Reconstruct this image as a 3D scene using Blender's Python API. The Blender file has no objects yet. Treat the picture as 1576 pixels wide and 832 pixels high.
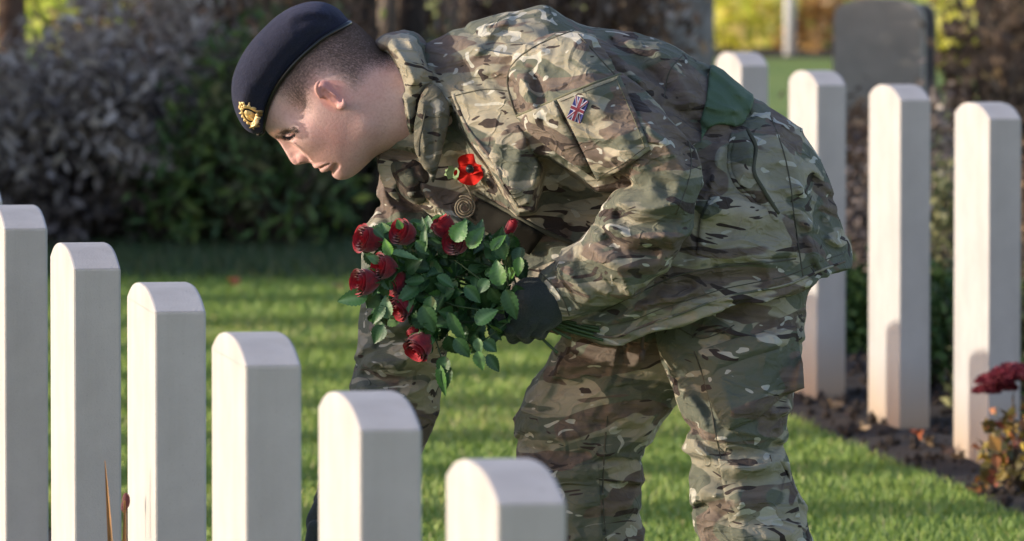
import bpy, bmesh, math, random
import numpy as np
from mathutils import Vector, Matrix, Quaternion
from mathutils.bvhtree import BVHTree
from mathutils.geometry import delaunay_2d_cdt

random.seed(7)
RNG = np.random.default_rng(11)
sc = bpy.context.scene
COL = sc.collection
# ------------------------------------------------------------------ camera
F, CX, CY, HC = 12500.0, 788.0, 416.0, 1.60
PITCH = math.atan(766 / F)
cp, sp_ = math.cos(PITCH), math.sin(PITCH)

def W(px, py, Y):
    """point of the picture at distance Y in metres"""
    rx = (px - CX) / F
    ru = (CY - py) / F
    t = Y / (cp + ru * sp_)
    return Vector((rx * t, Y, HC + (-sp_ + ru * cp) * t))

def Wz(px, py, z):
    """point of the picture at height z"""
    rx = (px - CX) / F
    ru = (CY - py) / F
    t = (z - HC) / (-sp_ + ru * cp)
    return Vector((rx * t, (cp + ru * sp_) * t, z))

cam_d = bpy.data.cameras.new('camera')
cam_d.sensor_width = 36.0
cam_d.lens = F / 1576 * 36.0
cam_d.clip_start = 0.5
cam_d.clip_end = 600
cam_d.dof.use_dof = True
cam_d.dof.focus_distance = 12.95
cam_d.dof.aperture_fstop = (cam_d.lens / 1000) / 0.026
cam = bpy.data.objects.new('camera', cam_d)
COL.objects.link(cam)
cam.location = (0, 0, HC)
cam.rotation_euler = (math.pi / 2 - PITCH, 0, 0)
sc.camera = cam

# ------------------------------------------------------------------ light
SUN_EL = math.radians(12.4)
SUN_PHI = math.radians(-7.6)      # sun stands left (-x), a little on the camera's side
to_sun = Vector((-math.cos(SUN_PHI) * math.cos(SUN_EL), math.sin(SUN_PHI) * math.cos(SUN_EL), math.sin(SUN_EL)))
sd = bpy.data.lights.new('sun', 'SUN')
sd.energy = 2.35
sd.angle = math.radians(0.5)
sd.color = (1.0, 0.91, 0.77)
sun = bpy.data.objects.new('sun', sd)
COL.objects.link(sun)
sun.rotation_euler = to_sun.to_track_quat('Z', 'Y').to_euler()
world = bpy.data.worlds.new('World')
sc.world = world
world.use_nodes = True
wn = world.node_tree.nodes
wl = world.node_tree.links
bg = wn['Background']
sky = wn.new('ShaderNodeTexSky')
sky.sky_type = 'NISHITA'
sky.sun_disc = False
sky.sun_elevation = SUN_EL
sky.sun_rotation = math.atan2(to_sun.x, to_sun.y)
sky.air_density = 1.0
sky.dust_density = 1.0
sky.ozone_density = 1.6
tint = wn.new('ShaderNodeVectorMath')
tint.operation = 'MULTIPLY'
tint.inputs[1].default_value = (1.17, 1.0, 1.06)
wl.new(sky.outputs[0], tint.inputs[0])
wl.new(tint.outputs[0], bg.inputs[0])
bg.inputs[1].default_value = 0.15
sc.view_settings.view_transform = 'Standard'
sc.view_settings.look = 'None'
sc.view_settings.exposure = 0.95
sc.view_settings.gamma = 1
sc.render.engine = 'CYCLES'
sc.cycles.use_denoising = True
sc.cycles.max_bounces = 6
sc.cycles.transparent_max_bounces = 8

# ------------------------------------------------------------------ materials
class MT:
    def __init__(s, name):
        s.m = bpy.data.materials.new(name)
        s.m.use_nodes = True
        s.n = s.m.node_tree.nodes
        s.l = s.m.node_tree.links
        s.b = s.n['Principled BSDF']
    def set(s, **k):
        for a, v in k.items():
            inp = s.b.inputs[a.replace('_', ' ')]
            if isinstance(v, bpy.types.NodeSocket):
                s.l.new(v, inp)
            else:
                inp.default_value = v if not isinstance(v, tuple) else (v + (1,))[:4]
        return s
    def coord(s, kind='Object', scale=(1, 1, 1), rot=(0, 0, 0), loc=(0, 0, 0)):
        t = s.n.new('ShaderNodeTexCoord')
        m = s.n.new('ShaderNodeMapping')
        s.l.new(t.outputs[kind], m.inputs[0])
        m.inputs['Scale'].default_value = scale
        m.inputs['Rotation'].default_value = rot
        m.inputs['Location'].default_value = loc
        return m.outputs[0]
    def noise(s, vec, scale=5, detail=3, rough=0.5, dist=0.0):
        n = s.n.new('ShaderNodeTexNoise')
        s.l.new(vec, n.inputs['Vector'])
        n.inputs['Scale'].default_value = scale
        n.inputs['Detail'].default_value = detail
        n.inputs['Roughness'].default_value = rough
        n.inputs['Distortion'].default_value = dist
        return n.outputs[0]
    def vor(s, vec, scale=5, out='Distance', rnd=1.0):
        n = s.n.new('ShaderNodeTexVoronoi')
        s.l.new(vec, n.inputs['Vector'])
        n.inputs['Scale'].default_value = scale
        n.inputs['Randomness'].default_value = rnd
        return n.outputs[out]
    def step(s, val, a, b, inv=False):
        n = s.n.new('ShaderNodeMapRange')
        s.l.new(val, n.inputs[0])
        n.inputs[1].default_value = a
        n.inputs[2].default_value = b
        n.inputs[3].default_value = 1 if inv else 0
        n.inputs[4].default_value = 0 if inv else 1
        n.clamp = True
        return n.outputs[0]
    def math(s, op, a, b=0.0):
        n = s.n.new('ShaderNodeMath')
        n.operation = op
        for i, v in enumerate((a, b)):
            if isinstance(v, bpy.types.NodeSocket):
                s.l.new(v, n.inputs[i])
            else:
                n.inputs[i].default_value = v
        return n.outputs[0]
    def mix(s, fac, a, b):
        n = s.n.new('ShaderNodeMix')
        n.data_type = 'RGBA'
        for i, v in ((0, fac), (6, a), (7, b)):
            if isinstance(v, bpy.types.NodeSocket):
                s.l.new(v, n.inputs[i])
            elif i == 0:
                n.inputs[i].default_value = v
            else:
                n.inputs[i].default_value = (v + (1,))[:4]
        return n.outputs[2]
    def attr(s, name, out='Fac'):
        n = s.n.new('ShaderNodeAttribute')
        n.attribute_name = name
        return n.outputs[out]
    def rand(s):
        return s.n.new('ShaderNodeObjectInfo').outputs['Random']
    def ramp(s, val, stops):
        n = s.n.new('ShaderNodeValToRGB')
        s.l.new(val, n.inputs[0])
        e = n.color_ramp.elements
        while len(e) < len(stops):
            e.new(0.5)
        for q, (p, c) in zip(e, stops):
            q.position = p
            q.color = (c + (1,))[:4]
        return n.outputs[0]
    def bump(s, h, strength=0.3, dist=0.01):
        n = s.n.new('ShaderNodeBump')
        s.l.new(h, n.inputs['Height'])
        n.inputs['Strength'].default_value = strength
        n.inputs['Distance'].default_value = dist
        s.l.new(n.outputs[0], s.b.inputs['Normal'])
        return s

# ------------------------------------------------------------------ objects
def tag(o, label=None, cat=None, group=None, kind=None):
    if label: o['label'] = label
    if cat: o['category'] = cat
    if group: o['group'] = group
    if kind: o['kind'] = kind
    return o

def empty(name, loc=(0, 0, 0), rz=0):
    o = bpy.data.objects.new(name, None)
    COL.objects.link(o)
    o.location = loc
    o.rotation_euler = (0, 0, rz)
    return o

def mesh_obj(name, V, Fc, mat, parent=None, smooth=True, world=False):
    me = bpy.data.meshes.new(name)
    V = np.asarray(V, dtype=np.float64).reshape(-1, 3)
    me.from_pydata(V.tolist() if len(V) < 5000 else [], [], Fc if len(V) < 5000 else [])
    if len(V) >= 5000:
        Fa = np.asarray(Fc, dtype=np.int32)
        k = Fa.shape[1]
        me.vertices.add(len(V))
        me.vertices.foreach_set('co', V.astype(np.float32).ravel())
        me.loops.add(Fa.size)
        me.loops.foreach_set('vertex_index', Fa.ravel())
        me.polygons.add(len(Fa))
        me.polygons.foreach_set('loop_start', np.arange(0, Fa.size, k, dtype=np.int32))
        me.polygons.foreach_set('loop_total', np.full(len(Fa), k, dtype=np.int32))
        me.update(calc_edges=True)
    mats = mat if isinstance(mat, (list, tuple)) else [mat]
    for m in mats:
        me.materials.append(m.m if isinstance(m, MT) else m)
    if smooth:
        me.polygons.foreach_set('use_smooth', [True] * len(me.polygons))
    me.validate()
    me.update()
    o = bpy.data.objects.new(name, me)
    COL.objects.link(o)
    if parent is not None:
        o.parent = parent
        if world:      # vertices given in world space
            o.matrix_parent_inverse = parent_matrix(parent).inverted()
    return o

def parent_matrix(p):
    m = Matrix.Translation(p.location) @ p.rotation_euler.to_matrix().to_4x4()
    if p.parent is not None:
        m = parent_matrix(p.parent) @ p.matrix_parent_inverse @ m
    return m

def copy_tree(o, parent=None):
    c = o.copy()
    COL.objects.link(c)
    if parent is not None:
        c.parent = parent
    for ch in [x for x in COL.objects if x.parent is o]:
        copy_tree(ch, c)
    return c

class MB:
    """collects shapes for one mesh"""
    def __init__(s):
        s.V = []; s.Fc = []; s.mi = []; s.n = 0
    def add(s, V, Fc, mi=0):
        V = [tuple(v) for v in V]
        s.Fc += [tuple(i + s.n for i in f) for f in Fc]
        s.mi += [mi] * len(Fc)
        s.V += V
        s.n += len(V)
    def tube(s, pts, r, seg=8, mi=0, closed=False, cap=True, flat=1.0):
        pts = [Vector(p) for p in pts]
        n = len(pts)
        rr = r if hasattr(r, '__len__') else [r] * n
        up = Vector((0.13, 0.31, 0.94)).normalized()
        rings = []
        prev = None
        for i, p in enumerate(pts):
            a = pts[(i - 1) % n] if (closed or i > 0) else p
            b = pts[(i + 1) % n] if (closed or i < n - 1) else p
            t = (b - a)
            if t.length < 1e-9: t = Vector((0, 0, 1))
            t.normalize()
            if prev is None:
                u = t.cross(up)
                if u.length < 0.05: u = t.cross(Vector((1, 0, 0)))
                u.normalize()
            else:
                u = prev - t * prev.dot(t)
                if u.length < 1e-6: u = t.cross(up)
                u.normalize()
            prev = u
            v = t.cross(u)
            rings.append([p + u * (math.cos(q) * rr[i]) + v * (math.sin(q) * rr[i] * flat)
                          for q in [2 * math.pi * k / seg for k in range(seg)]])
        V = [v for rg in rings for v in rg]
        Fc = []
        m = n if closed else n - 1
        for i in range(m):
            for k in range(seg):
                a = i * seg + k; b = i * seg + (k + 1) % seg
                j = (i + 1) % n
                Fc.append((a, b, j * seg + (k + 1) % seg, j * seg + k))
        if cap and not closed:
            Fc.append(tuple(range(seg))[::-1])
            Fc.append(tuple((n - 1) * seg + k for k in range(seg)))
        s.add(V, Fc, mi)
    def ellipsoid(s, c, r, mi=0, u=12, v=8, M=None):
        V = []; Fc = []
        for i in range(v + 1):
            th = math.pi * i / v
            for k in range(u):
                ph = 2 * math.pi * k / u
                p = Vector((r[0] * math.sin(th) * math.cos(ph), r[1] * math.sin(th) * math.sin(ph), r[2] * math.cos(th)))
                if M is not None: p = M @ p
                V.append(Vector(c) + p)
        for i in range(v):
            for k in range(u):
                Fc.append((i * u + k, (i + 1) * u + k, (i + 1) * u + (k + 1) % u, i * u + (k + 1) % u))
        s.add(V, Fc, mi)
    def build(s, name, mat, parent=None, smooth=True, world=False):
        me = bpy.data.meshes.new(name)
        me.from_pydata(s.V, [], s.Fc)
        for m in (mat if isinstance(mat, (list, tuple)) else [mat]):
            me.materials.append(m.m if isinstance(m, MT) else m)
        me.polygons.foreach_set('material_index', s.mi)
        me.polygons.foreach_set('use_smooth', [smooth] * len(me.polygons))
        me.update()
        o = bpy.data.objects.new(name, me)
        COL.objects.link(o)
        if parent is not None:
            o.parent = parent
            if world:
                o.matrix_parent_inverse = parent_matrix(parent).inverted()
        return o

def smooth_poly(pts, n=5, closed=True):
    """Catmull-Rom through points"""
    P = [np.array(p, float) for p in pts]
    N = len(P)
    out = []
    rng = range(N) if closed else range(N - 1)
    for i in rng:
        p0 = P[(i - 1) % N] if closed or i > 0 else P[i]
        p1 = P[i]
        p2 = P[(i + 1) % N]
        p3 = P[(i + 2) % N] if closed or i < N - 2 else P[(i + 1) % N]
        for k in range(n):
            t = k / n
            out.append(0.5 * ((2 * p1) + (-p0 + p2) * t + (2 * p0 - 5 * p1 + 4 * p2 - p3) * t * t + (-p0 + 3 * p1 - 3 * p2 + p3) * t ** 3))
    if not closed: out.append(P[-1])
    return np.array(out)

# value noise
_LAT = RNG.random((32, 32, 32)).astype(np.float32)
def vnoise(x, y, z, f):
    def prep(a, o):
        a = a * f + o
        i = np.floor(a).astype(int)
        t = (a - i).astype(np.float32)
        return i % 32, (i + 1) % 32, t * t * (3 - 2 * t)
    x0, x1, tx = prep(x, 3.3); y0, y1, ty = prep(y, 7.1); z0, z1, tz = prep(z, 5.7)
    L = _LAT
    a = L[x0, y0, z0] * (1 - tx) + L[x1, y0, z0] * tx
    b = L[x0, y1, z0] * (1 - tx) + L[x1, y1, z0] * tx
    c = L[x0, y0, z1] * (1 - tx) + L[x1, y0, z1] * tx
    d = L[x0, y1, z1] * (1 - tx) + L[x1, y1, z1] * tx
    return ((a * (1 - ty) + b * ty) * (1 - tz) + (c * (1 - ty) + d * ty) * tz) * 2 - 1

# ------------------------------------------------------------------ surface extraction
def surface_nets(g, ax0, ax1, ax2):
    s = g < 0
    n0, n1, n2 = g.shape
    cnt = np.zeros((n0 - 1, n1 - 1, n2 - 1), np.int8)
    for a in (0, 1):
        for b in (0, 1):
            for c in (0, 1):
                cnt += s[a:n0 - 1 + a, b:n1 - 1 + b, c:n2 - 1 + c]
    act = (cnt > 0) & (cnt < 8)
    I = np.argwhere(act)
    idx = np.full(act.shape, -1, np.int32)
    idx[act] = np.arange(len(I))
    acc = np.zeros((len(I), 3)); num = np.zeros(len(I))
    cor = [(a, b, c) for a in (0, 1) for b in (0, 1) for c in (0, 1)]
    gv = {c: g[I[:, 0] + c[0], I[:, 1] + c[1], I[:, 2] + c[2]] for c in cor}
    for c in cor:
        for d in range(3):
            if c[d] == 0:
                e = list(c); e[d] = 1; e = tuple(e)
                A, B = gv[c], gv[e]
                m = (A < 0) != (B < 0)
                t = np.where(m, A / np.where(m, A - B, 1), 0)
                p = np.tile(np.array(c, float), (len(I), 1))
                p[:, d] += t
                acc[m] += p[m]; num[m] += 1
    pos = I + acc / num[:, None]
    V = np.stack([np.interp(pos[:, d], np.arange(len(a)), a) for d, a in enumerate((ax0, ax1, ax2))], 1)
    Q = []
    for d in range(3):
        sl0 = [slice(None)] * 3; sl1 = [slice(None)] * 3
        sl0[d] = slice(0, -1); sl1[d] = slice(1, None)
        ch = s[tuple(sl0)] != s[tuple(sl1)]
        E = np.argwhere(ch)
        e1, e2 = [(1, 2), (2, 0), (0, 1)][d]
        ok = (E[:, e1] > 0) & (E[:, e2] > 0) & (E[:, e1] < g.shape[e1] - 1) & (E[:, e2] < g.shape[e2] - 1)
        E = E[ok]
        inside = s[E[:, 0], E[:, 1], E[:, 2]]
        def at(o1, o2):
            q = E.copy(); q[:, e1] += o1; q[:, e2] += o2
            return idx[q[:, 0], q[:, 1], q[:, 2]]
        q = np.stack([at(-1, -1), at(0, -1), at(0, 0), at(-1, 0)], 1)
        q[~inside] = q[~inside][:, ::-1]
        Q.append(q)
    Q = np.concatenate(Q)
    Q = Q[(Q >= 0).all(1)]
    return V, Q

def lap_smooth(V, Q, it=2, lam=0.5):
    E = np.concatenate([Q[:, [0, 1]], Q[:, [1, 2]], Q[:, [2, 3]], Q[:, [3, 0]]])
    n = len(V)
    deg = np.bincount(E[:, 0], minlength=n) + np.bincount(E[:, 1], minlength=n)
    for k in range(it):
        S = np.zeros_like(V)
        for d in range(3):
            S[:, d] = np.bincount(E[:, 0], V[E[:, 1], d], n) + np.bincount(E[:, 1], V[E[:, 0], d], n)
        V = V + lam * (S / np.maximum(deg, 1)[:, None] - V)
    return V

def smin(a, b, k):
    h = np.maximum(k - np.abs(a - b), 0) / k
    return np.minimum(a, b) - h * h * k * 0.25
def smax(a, b, k):
    return -smin(-a, -b, k)

def poly_sdf(P, X, Z):
    """signed distance (inside positive) of 2D polygon, brute force"""
    sh = X.shape
    x = X.ravel().astype(np.float32); z = Z.ravel().astype(np.float32)
    d = np.full(x.shape, 1e9, np.float32)
    ins = np.zeros(x.shape, bool)
    n = len(P)
    for i in range(n):
        ax, az = P[i]; bx, bz = P[(i + 1) % n]
        ex, ez = bx - ax, bz - az
        L = ex * ex + ez * ez + 1e-12
        t = np.clip(((x - ax) * ex + (z - az) * ez) / L, 0, 1)
        d = np.minimum(d, (x - ax - t * ex) ** 2 + (z - az - t * ez) ** 2)
        c = (az > z) != (bz > z)
        if abs(ez) > 1e-12:
            xi = ax + (z - az) / ez * ex
            ins ^= c & (x < xi)
    d = np.sqrt(d)
    return np.where(ins, d, -d).reshape(sh)

def poisson(mask, h, rhs=2.0, it=50):
    """lap u = -rhs inside the mask, 0 outside; coarse to fine"""
    n0, n1 = mask.shape
    if min(n0, n1) > 14:
        mc = mask[::2, ::2]
        uc = poisson(mc, h * 2, rhs, it)
        u = np.repeat(np.repeat(uc, 2, 0), 2, 1)[:n0, :n1]
    else:
        u = np.zeros(mask.shape)
    u = u * mask
    ii, jj = np.indices(mask.shape)
    red = ((ii + jj) % 2 == 0) & mask
    blk = ((ii + jj) % 2 == 1) & mask
    for k in range(it):
        for m in (red, blk):
            p = np.pad(u, 1)
            v = (p[:-2, 1:-1] + p[2:, 1:-1] + p[1:-1, :-2] + p[1:-1, 2:] + rhs * h * h) * 0.25
            u = np.where(m, u + 1.5 * (v - u), u)
    return u

def blur2(a, n=1):
    for k in range(n):
        p = np.pad(a, 1, mode='edge')
        a = (p[:-2, 1:-1] + p[2:, 1:-1] + 2 * p[1:-1, 1:-1]) * 0.25
        p = np.pad(a, 1, mode='edge')
        a = (p[1:-1, :-2] + p[1:-1, 2:] + 2 * p[1:-1, 1:-1]) * 0.25
    return a

class Inflate:
    """a rounded solid whose side outline is the given curve; centre depth varies over it"""
    def __init__(s, xs, zs, pts, Y, depth, k=1.0, n=4, power=1.0, R=0.06, sub=True, sharp=False):
        w = [W(px, py, Y) for px, py in pts]
        P = np.array([(v.x, v.z) for v in w])
        if not sharp: P = smooth_poly(P, n)
        s.P = P
        h = 0.0025
        x = np.arange(P[:, 0].min() - 0.02, P[:, 0].max() + 0.02, h)
        z = np.arange(P[:, 1].min() - 0.02, P[:, 1].max() + 0.02, h)
        X, Z = np.meshgrid(x, z, indexing='ij')
        d = poly_sdf(P, X, Z)
        u = poisson(d > 0, h, 2.0)
        if power != 1.0:
            um = u.max()
            u = um * (np.maximum(u, 0) / um) ** power
        u = np.where(d > 0, u, 2 * R * d)
        u = blur2(u, 3)
        s.x, s.z, s.u, s.h = x, z, u, h
        s.k = k
        s.Y = Y
        s.D = [(W(px, py, Y).x, W(px, py, Y).z, dy) for px, py, dy in depth]
        gx, gz = np.gradient(u, h)
        s.gr = np.sqrt(gx ** 2 + gz ** 2)
        if xs is not None:
            XX, ZZ = np.meshgrid(xs, zs, indexing='ij')
            s.U = s.samp(s.u, XX, ZZ, True)
            s.G = s.samp(s.gr, XX, ZZ)
            s.Z0 = s.depth(XX, ZZ)
    def samp(s, A, X, Z, ext=False):
        fx = (X - s.x[0]) / s.h; fz = (Z - s.z[0]) / s.h
        cx = np.clip(fx, 0, len(s.x) - 1.001); cz = np.clip(fz, 0, len(s.z) - 1.001)
        i = cx.astype(int); j = cz.astype(int)
        tx = cx - i; tz = cz - j
        v = (A[i, j] * (1 - tx) + A[i + 1, j] * tx) * (1 - tz) + (A[i, j + 1] * (1 - tx) + A[i + 1, j + 1] * tx) * tz
        if ext:
            out = np.hypot(fx - cx, fz - cz) * s.h
            v = v - out * 0.12
        return v
    def depth(s, X, Z):
        num = 0; den = 0
        for (x, z, dy) in s.D:
            w = 1 / ((X - x) ** 2 + (Z - z) ** 2 + 0.0012) ** 1.5
            num = num + w * dy; den = den + w
        return s.Y + num / den
    def field(s, ys, off=0.0):
        y = ys[None, None, :] - s.Z0[:, :, None]
        g = (y / s.k) ** 2 - s.U[:, :, None]
        return (g / np.sqrt(4 * (y / s.k) ** 2 / s.k ** 2 + s.G[:, :, None] ** 2 + 4e-4) + off).astype(np.float32)
    def half(s, px, py):
        p = W(px, py, s.Y)
        u = float(s.samp(s.u, np.array(p.x), np.array(p.z)))
        return s.k * math.sqrt(max(u, 0)), float(s.depth(p.x, p.z))

def stroke_field(xs, zs, strokes, Y):
    X, Z = np.meshgrid(xs, zs, indexing='ij')
    out = np.zeros(X.shape)
    for pts, wd, amp in strokes:
        P = smooth_poly([(W(a, b, Y).x, W(a, b, Y).z) for a, b in pts], 5, closed=False)
        wd = wd / 940.0
        m = (X > P[:, 0].min() - 3 * wd) & (X < P[:, 0].max() + 3 * wd) & (Z > P[:, 1].min() - 3 * wd) & (Z < P[:, 1].max() + 3 * wd)
        x = X[m]; z = Z[m]
        best = np.full(x.shape, 1e9); tt = np.zeros(x.shape)
        n = len(P) - 1
        for i in range(n):
            a = P[i]; e = P[i + 1] - a
            L = e @ e + 1e-12
            t = np.clip(((x - a[0]) * e[0] + (z - a[1]) * e[1]) / L, 0, 1)
            d = (x - a[0] - t * e[0]) ** 2 + (z - a[1] - t * e[1]) ** 2
            q = d < best
            best = np.where(q, d, best); tt = np.where(q, (i + t) / n, tt)
        tap = np.clip(np.minimum(tt, 1 - tt) * 5, 0, 1)
        tap = tap * tap * (3 - 2 * tap)
        out[m] += amp * (np.exp(-(best / wd ** 2) ** 0.68) if amp > 0 else np.exp(-best / wd ** 2)) * tap
    return out

def bvh_of(o):
    me = o.data
    return BVHTree.FromPolygons([v.co.copy() for v in me.vertices], [tuple(p.vertices) for p in me.polygons])

def hit(bvhs, px, py, back=0.0):
    """first surface seen at a picture point"""
    o = Vector((0, 0, HC))
    d = (W(px, py, 13.3) - o).normalized()
    st = o + d * (12.0 + back)
    best = None
    for b in (bvhs if isinstance(bvhs, (list, tuple)) else [bvhs]):
        r = b.ray_cast(st, d, 4)
        if r[0] is not None and (best is None or (r[0] - st).length < (best[0] - st).length):
            best = r
    return (best[0], best[1]) if best is not None else (None, None)

def seam(name, bv, pts, r, mat, parent, lift=0.3, n=6):
    P = smooth_poly(pts, n, closed=False)
    runs = []; cur = []
    last = None
    for a, b in P:
        h_, nn = hit(bv, a, b)
        if h_ is None or (last is not None and abs(h_.y - last.y) > 0.04):
            if len(cur) > 2: runs.append(cur)
            cur = []; last = h_
            if h_ is None: continue
        cur.append(h_ - Vector((0, 1, 0)) * r * lift)
        last = h_
    if len(cur) > 2: runs.append(cur)
    m = MB()
    for c in sorted(runs, key=len)[-1:]:
        m.tube(c, r, 6)
    return m.build(name, mat, parent, world=True)

def applique(name, bv, poly, thick, mat, parent, step=4.0, smooth_it=8, corner=True, lift=0.0015, puff=0.0, fn=None):
    """a cloth piece lying on the front of a surface: outline in picture points"""
    P = [np.array(p, float) for p in poly]
    if not corner: P = list(smooth_poly(P, 4))
    B = []
    for i in range(len(P)):
        a, b = P[i], P[(i + 1) % len(P)]
        k = max(1, int(np.linalg.norm(b - a) / step))
        for t in range(k): B.append(a + (b - a) * t / k)
    B = np.array(B)
    xs = np.arange(B[:, 0].min(), B[:, 0].max(), step); ys = np.arange(B[:, 1].min(), B[:, 1].max(), step)
    X, Yg = np.meshgrid(xs, ys, indexing='ij')
    d = poly_sdf(B, X, Yg)
    inn = np.stack([X[d > step * 0.6], Yg[d > step * 0.6]], 1)
    pts = np.concatenate([B, inn]) if len(inn) else B
    nb = len(B)
    res = delaunay_2d_cdt([Vector(p) for p in pts], [(i, (i + 1) % nb) for i in range(nb)], [list(range(nb))], 1, 1e-5)
    vs, faces = res[0], res[2]
    N = len(vs)
    dep = np.full(N, np.nan)
    for i, v in enumerate(vs):
        h_, nn = hit(bv, v.x, v.y)
        if h_ is not None: dep[i] = h_.y
    med = np.nanmedian(dep)
    dep = np.where(np.isnan(dep), med, dep)
    nb_ = [[] for _ in range(N)]
    for f in faces:
        for i in range(len(f)):
            nb_[f[i]].append(f[(i + 1) % len(f)]); nb_[f[(i + 1) % len(f)]].append(f[i])
    d0 = dep.copy()
    for k in range(smooth_it):
        nd = np.array([dep[nb_[i]].mean() if nb_[i] else dep[i] for i in range(N)])
        dep = np.minimum(0.5 * dep + 0.5 * nd, d0 + 0.001)
    edge = poly_sdf(B, np.array([v.x for v in vs]), np.array([v.y for v in vs]))
    V = []
    for i, v in enumerate(vs):
        e = max(edge[i], 0)
        t = thick * (0.45 + 0.55 * min(1, e / 5.0)) + puff * min(1, e / 25.0)
        if fn: t += fn(v.x, v.y)
        V.append(W(v.x, v.y, dep[i] - lift - t))
    for i, v in enumerate(vs):
        V.append(W(v.x, v.y, dep[i] + 0.002))
    Fc = [tuple(f) for f in faces] + [tuple(i + N for i in reversed(f)) for f in faces]
    # rim
    ec = {}
    for f in faces:
        for i in range(len(f)):
            a, b = f[i], f[(i + 1) % len(f)]
            ec[(a, b)] = 1
    for (a, b) in ec:
        if (b, a) not in ec:
            Fc.append((b, a, a + N, b + N))
    o = mesh_obj(name, np.array(V)[:, :], [list(f) for f in Fc], mat, parent, True, True) if len(V) < 5000 else None
    return o
# ================================================================== materials of the place
def m_grass_ground():
    t = MT('lawn')
    c = t.coord()
    n1 = t.noise(c, 1.3, 4)
    n2 = t.noise(c, 60, 4, 0.7)
    col = t.mix(t.step(n1, 0.35, 0.65), (0.22, 0.34, 0.055), (0.32, 0.42, 0.08))
    col = t.mix(t.step(n2, 0.4, 0.7), col, (0.06, 0.11, 0.025))
    t.set(Base_Color=col, Roughness=0.9)
    t.bump(n2, 0.9, 0.02)
    return t
def m_soil():
    t = MT('soil')
    c = t.coord()
    n = t.noise(c, 45, 6, 0.7)
    col = t.ramp(n, [(0.3, (0.018, 0.012, 0.008)), (0.55, (0.06, 0.042, 0.03)), (0.75, (0.12, 0.09, 0.065))])
    t.set(Base_Color=col, Roughness=0.95)
    t.bump(n, 1.0, 0.03)
    return t
def m_stone():
    t = MT('white_stone')
    c = t.coord()
    n = t.noise(c, 7, 5, 0.6)
    f = t.noise(c, 300, 3, 0.65)
    streak = t.noise(t.coord(scale=(14, 14, 1.1)), 1.0, 4, 0.6)
    col = t.mix(t.step(n, 0.35, 0.65), (0.535, 0.515, 0.49), (0.455, 0.435, 0.415))
    col = t.mix(t.math('MULTIPLY', t.step(streak, 0.48, 0.72), 0.45), col, (0.40, 0.38, 0.345))
    pit = t.step(f, 0.60, 0.70)
    col = t.mix(t.math('MULTIPLY', pit, 0.5), col, (0.30, 0.28, 0.25))
    sx = t.n.new('ShaderNodeSeparateXYZ'); t.l.new(t.coord(), sx.inputs[0])
    low = t.math('MULTIPLY', t.step(t.math('ADD', sx.outputs[2], t.math('MULTIPLY', n, 0.12)), 0.06, 0.24, True), 0.75)
    col = t.mix(low, col, (0.42, 0.27, 0.13))
    cb_ = t.n.new('ShaderNodeCombineXYZ')
    for q_ in (0, 1, 2): t.l.new(t.math('MULTIPLY', t.rand(), 7.3 + q_ * 5), cb_.inputs[q_])
    va_ = t.n.new('ShaderNodeVectorMath'); va_.operation = 'ADD'; t.l.new(c, va_.inputs[0]); t.l.new(cb_.outputs[0], va_.inputs[1])
    v = t.vor(va_.outputs[0], 8)
    col = t.mix(t.math('MULTIPLY', t.step(v, 0.015, 0.07, True), 0.30), col, (0.26, 0.25, 0.23))
    t.set(Base_Color=col, Roughness=0.85)
    t.bump(t.noise(c, 260, 4, 0.7), 0.35, 0.003)
    return t
def m_leafy(name, stops, rough=0.6, trans=0.15):
    t = MT(name)
    t.set(Base_Color=t.ramp(t.attr('rnd'), stops), Roughness=rough)
    if trans:
        tr = t.n.new('ShaderNodeBsdfTranslucent'); mx = t.n.new('ShaderNodeMixShader')
        mx.inputs[0].default_value = trans
        t.l.new(t.b.inputs['Base Color'].links[0].from_socket, tr.inputs[0])
        t.l.new(t.b.outputs[0], mx.inputs[1]); t.l.new(tr.outputs[0], mx.inputs[2])
        t.l.new(mx.outputs[0], t.n['Material Output'].inputs[0])
    return t
def m_plain(name, col, rough=0.6, **k):
    t = MT(name); t.set(Base_Color=col, Roughness=rough, **k)
    return t
def m_bark(name='bark', a=(0.03, 0.022, 0.018), b=(0.10, 0.075, 0.055)):
    t = MT(name)
    n = t.noise(t.coord(scale=(9, 9, 1.5)), 3, 6, 0.7)
    t.set(Base_Color=t.ramp(n, [(0.35, a), (0.65, b)]), Roughness=0.95)
    t.bump(n, 1.0, 0.03)
    return t
M_LAWN = m_grass_ground(); M_SOIL = m_soil(); M_STONE = m_stone(); M_BARK = m_bark()
M_TWIG = m_bark('twig', (0.05, 0.036, 0.028), (0.24, 0.18, 0.13))

# ================================================================== ground
def sheet(name, x0, x1, y0, y1, z, mat, nx=2, ny=2, fz=None):
    xs = np.linspace(x0, x1, nx); ys = np.linspace(y0, y1, ny)
    V = [(x, y, z + (fz(x, y) if fz else 0)) for x in xs for y in ys]
    Fc = [(i * ny + j, (i + 1) * ny + j, (i + 1) * ny + j + 1, i * ny + j + 1) for i in range(nx - 1) for j in range(ny - 1)]
    o = mesh_obj(name, V, Fc, mat, smooth=True)
    return tag(o, kind='structure')
sheet('ground', -300, 300, -20, 560, 0.0, M_LAWN)

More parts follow.
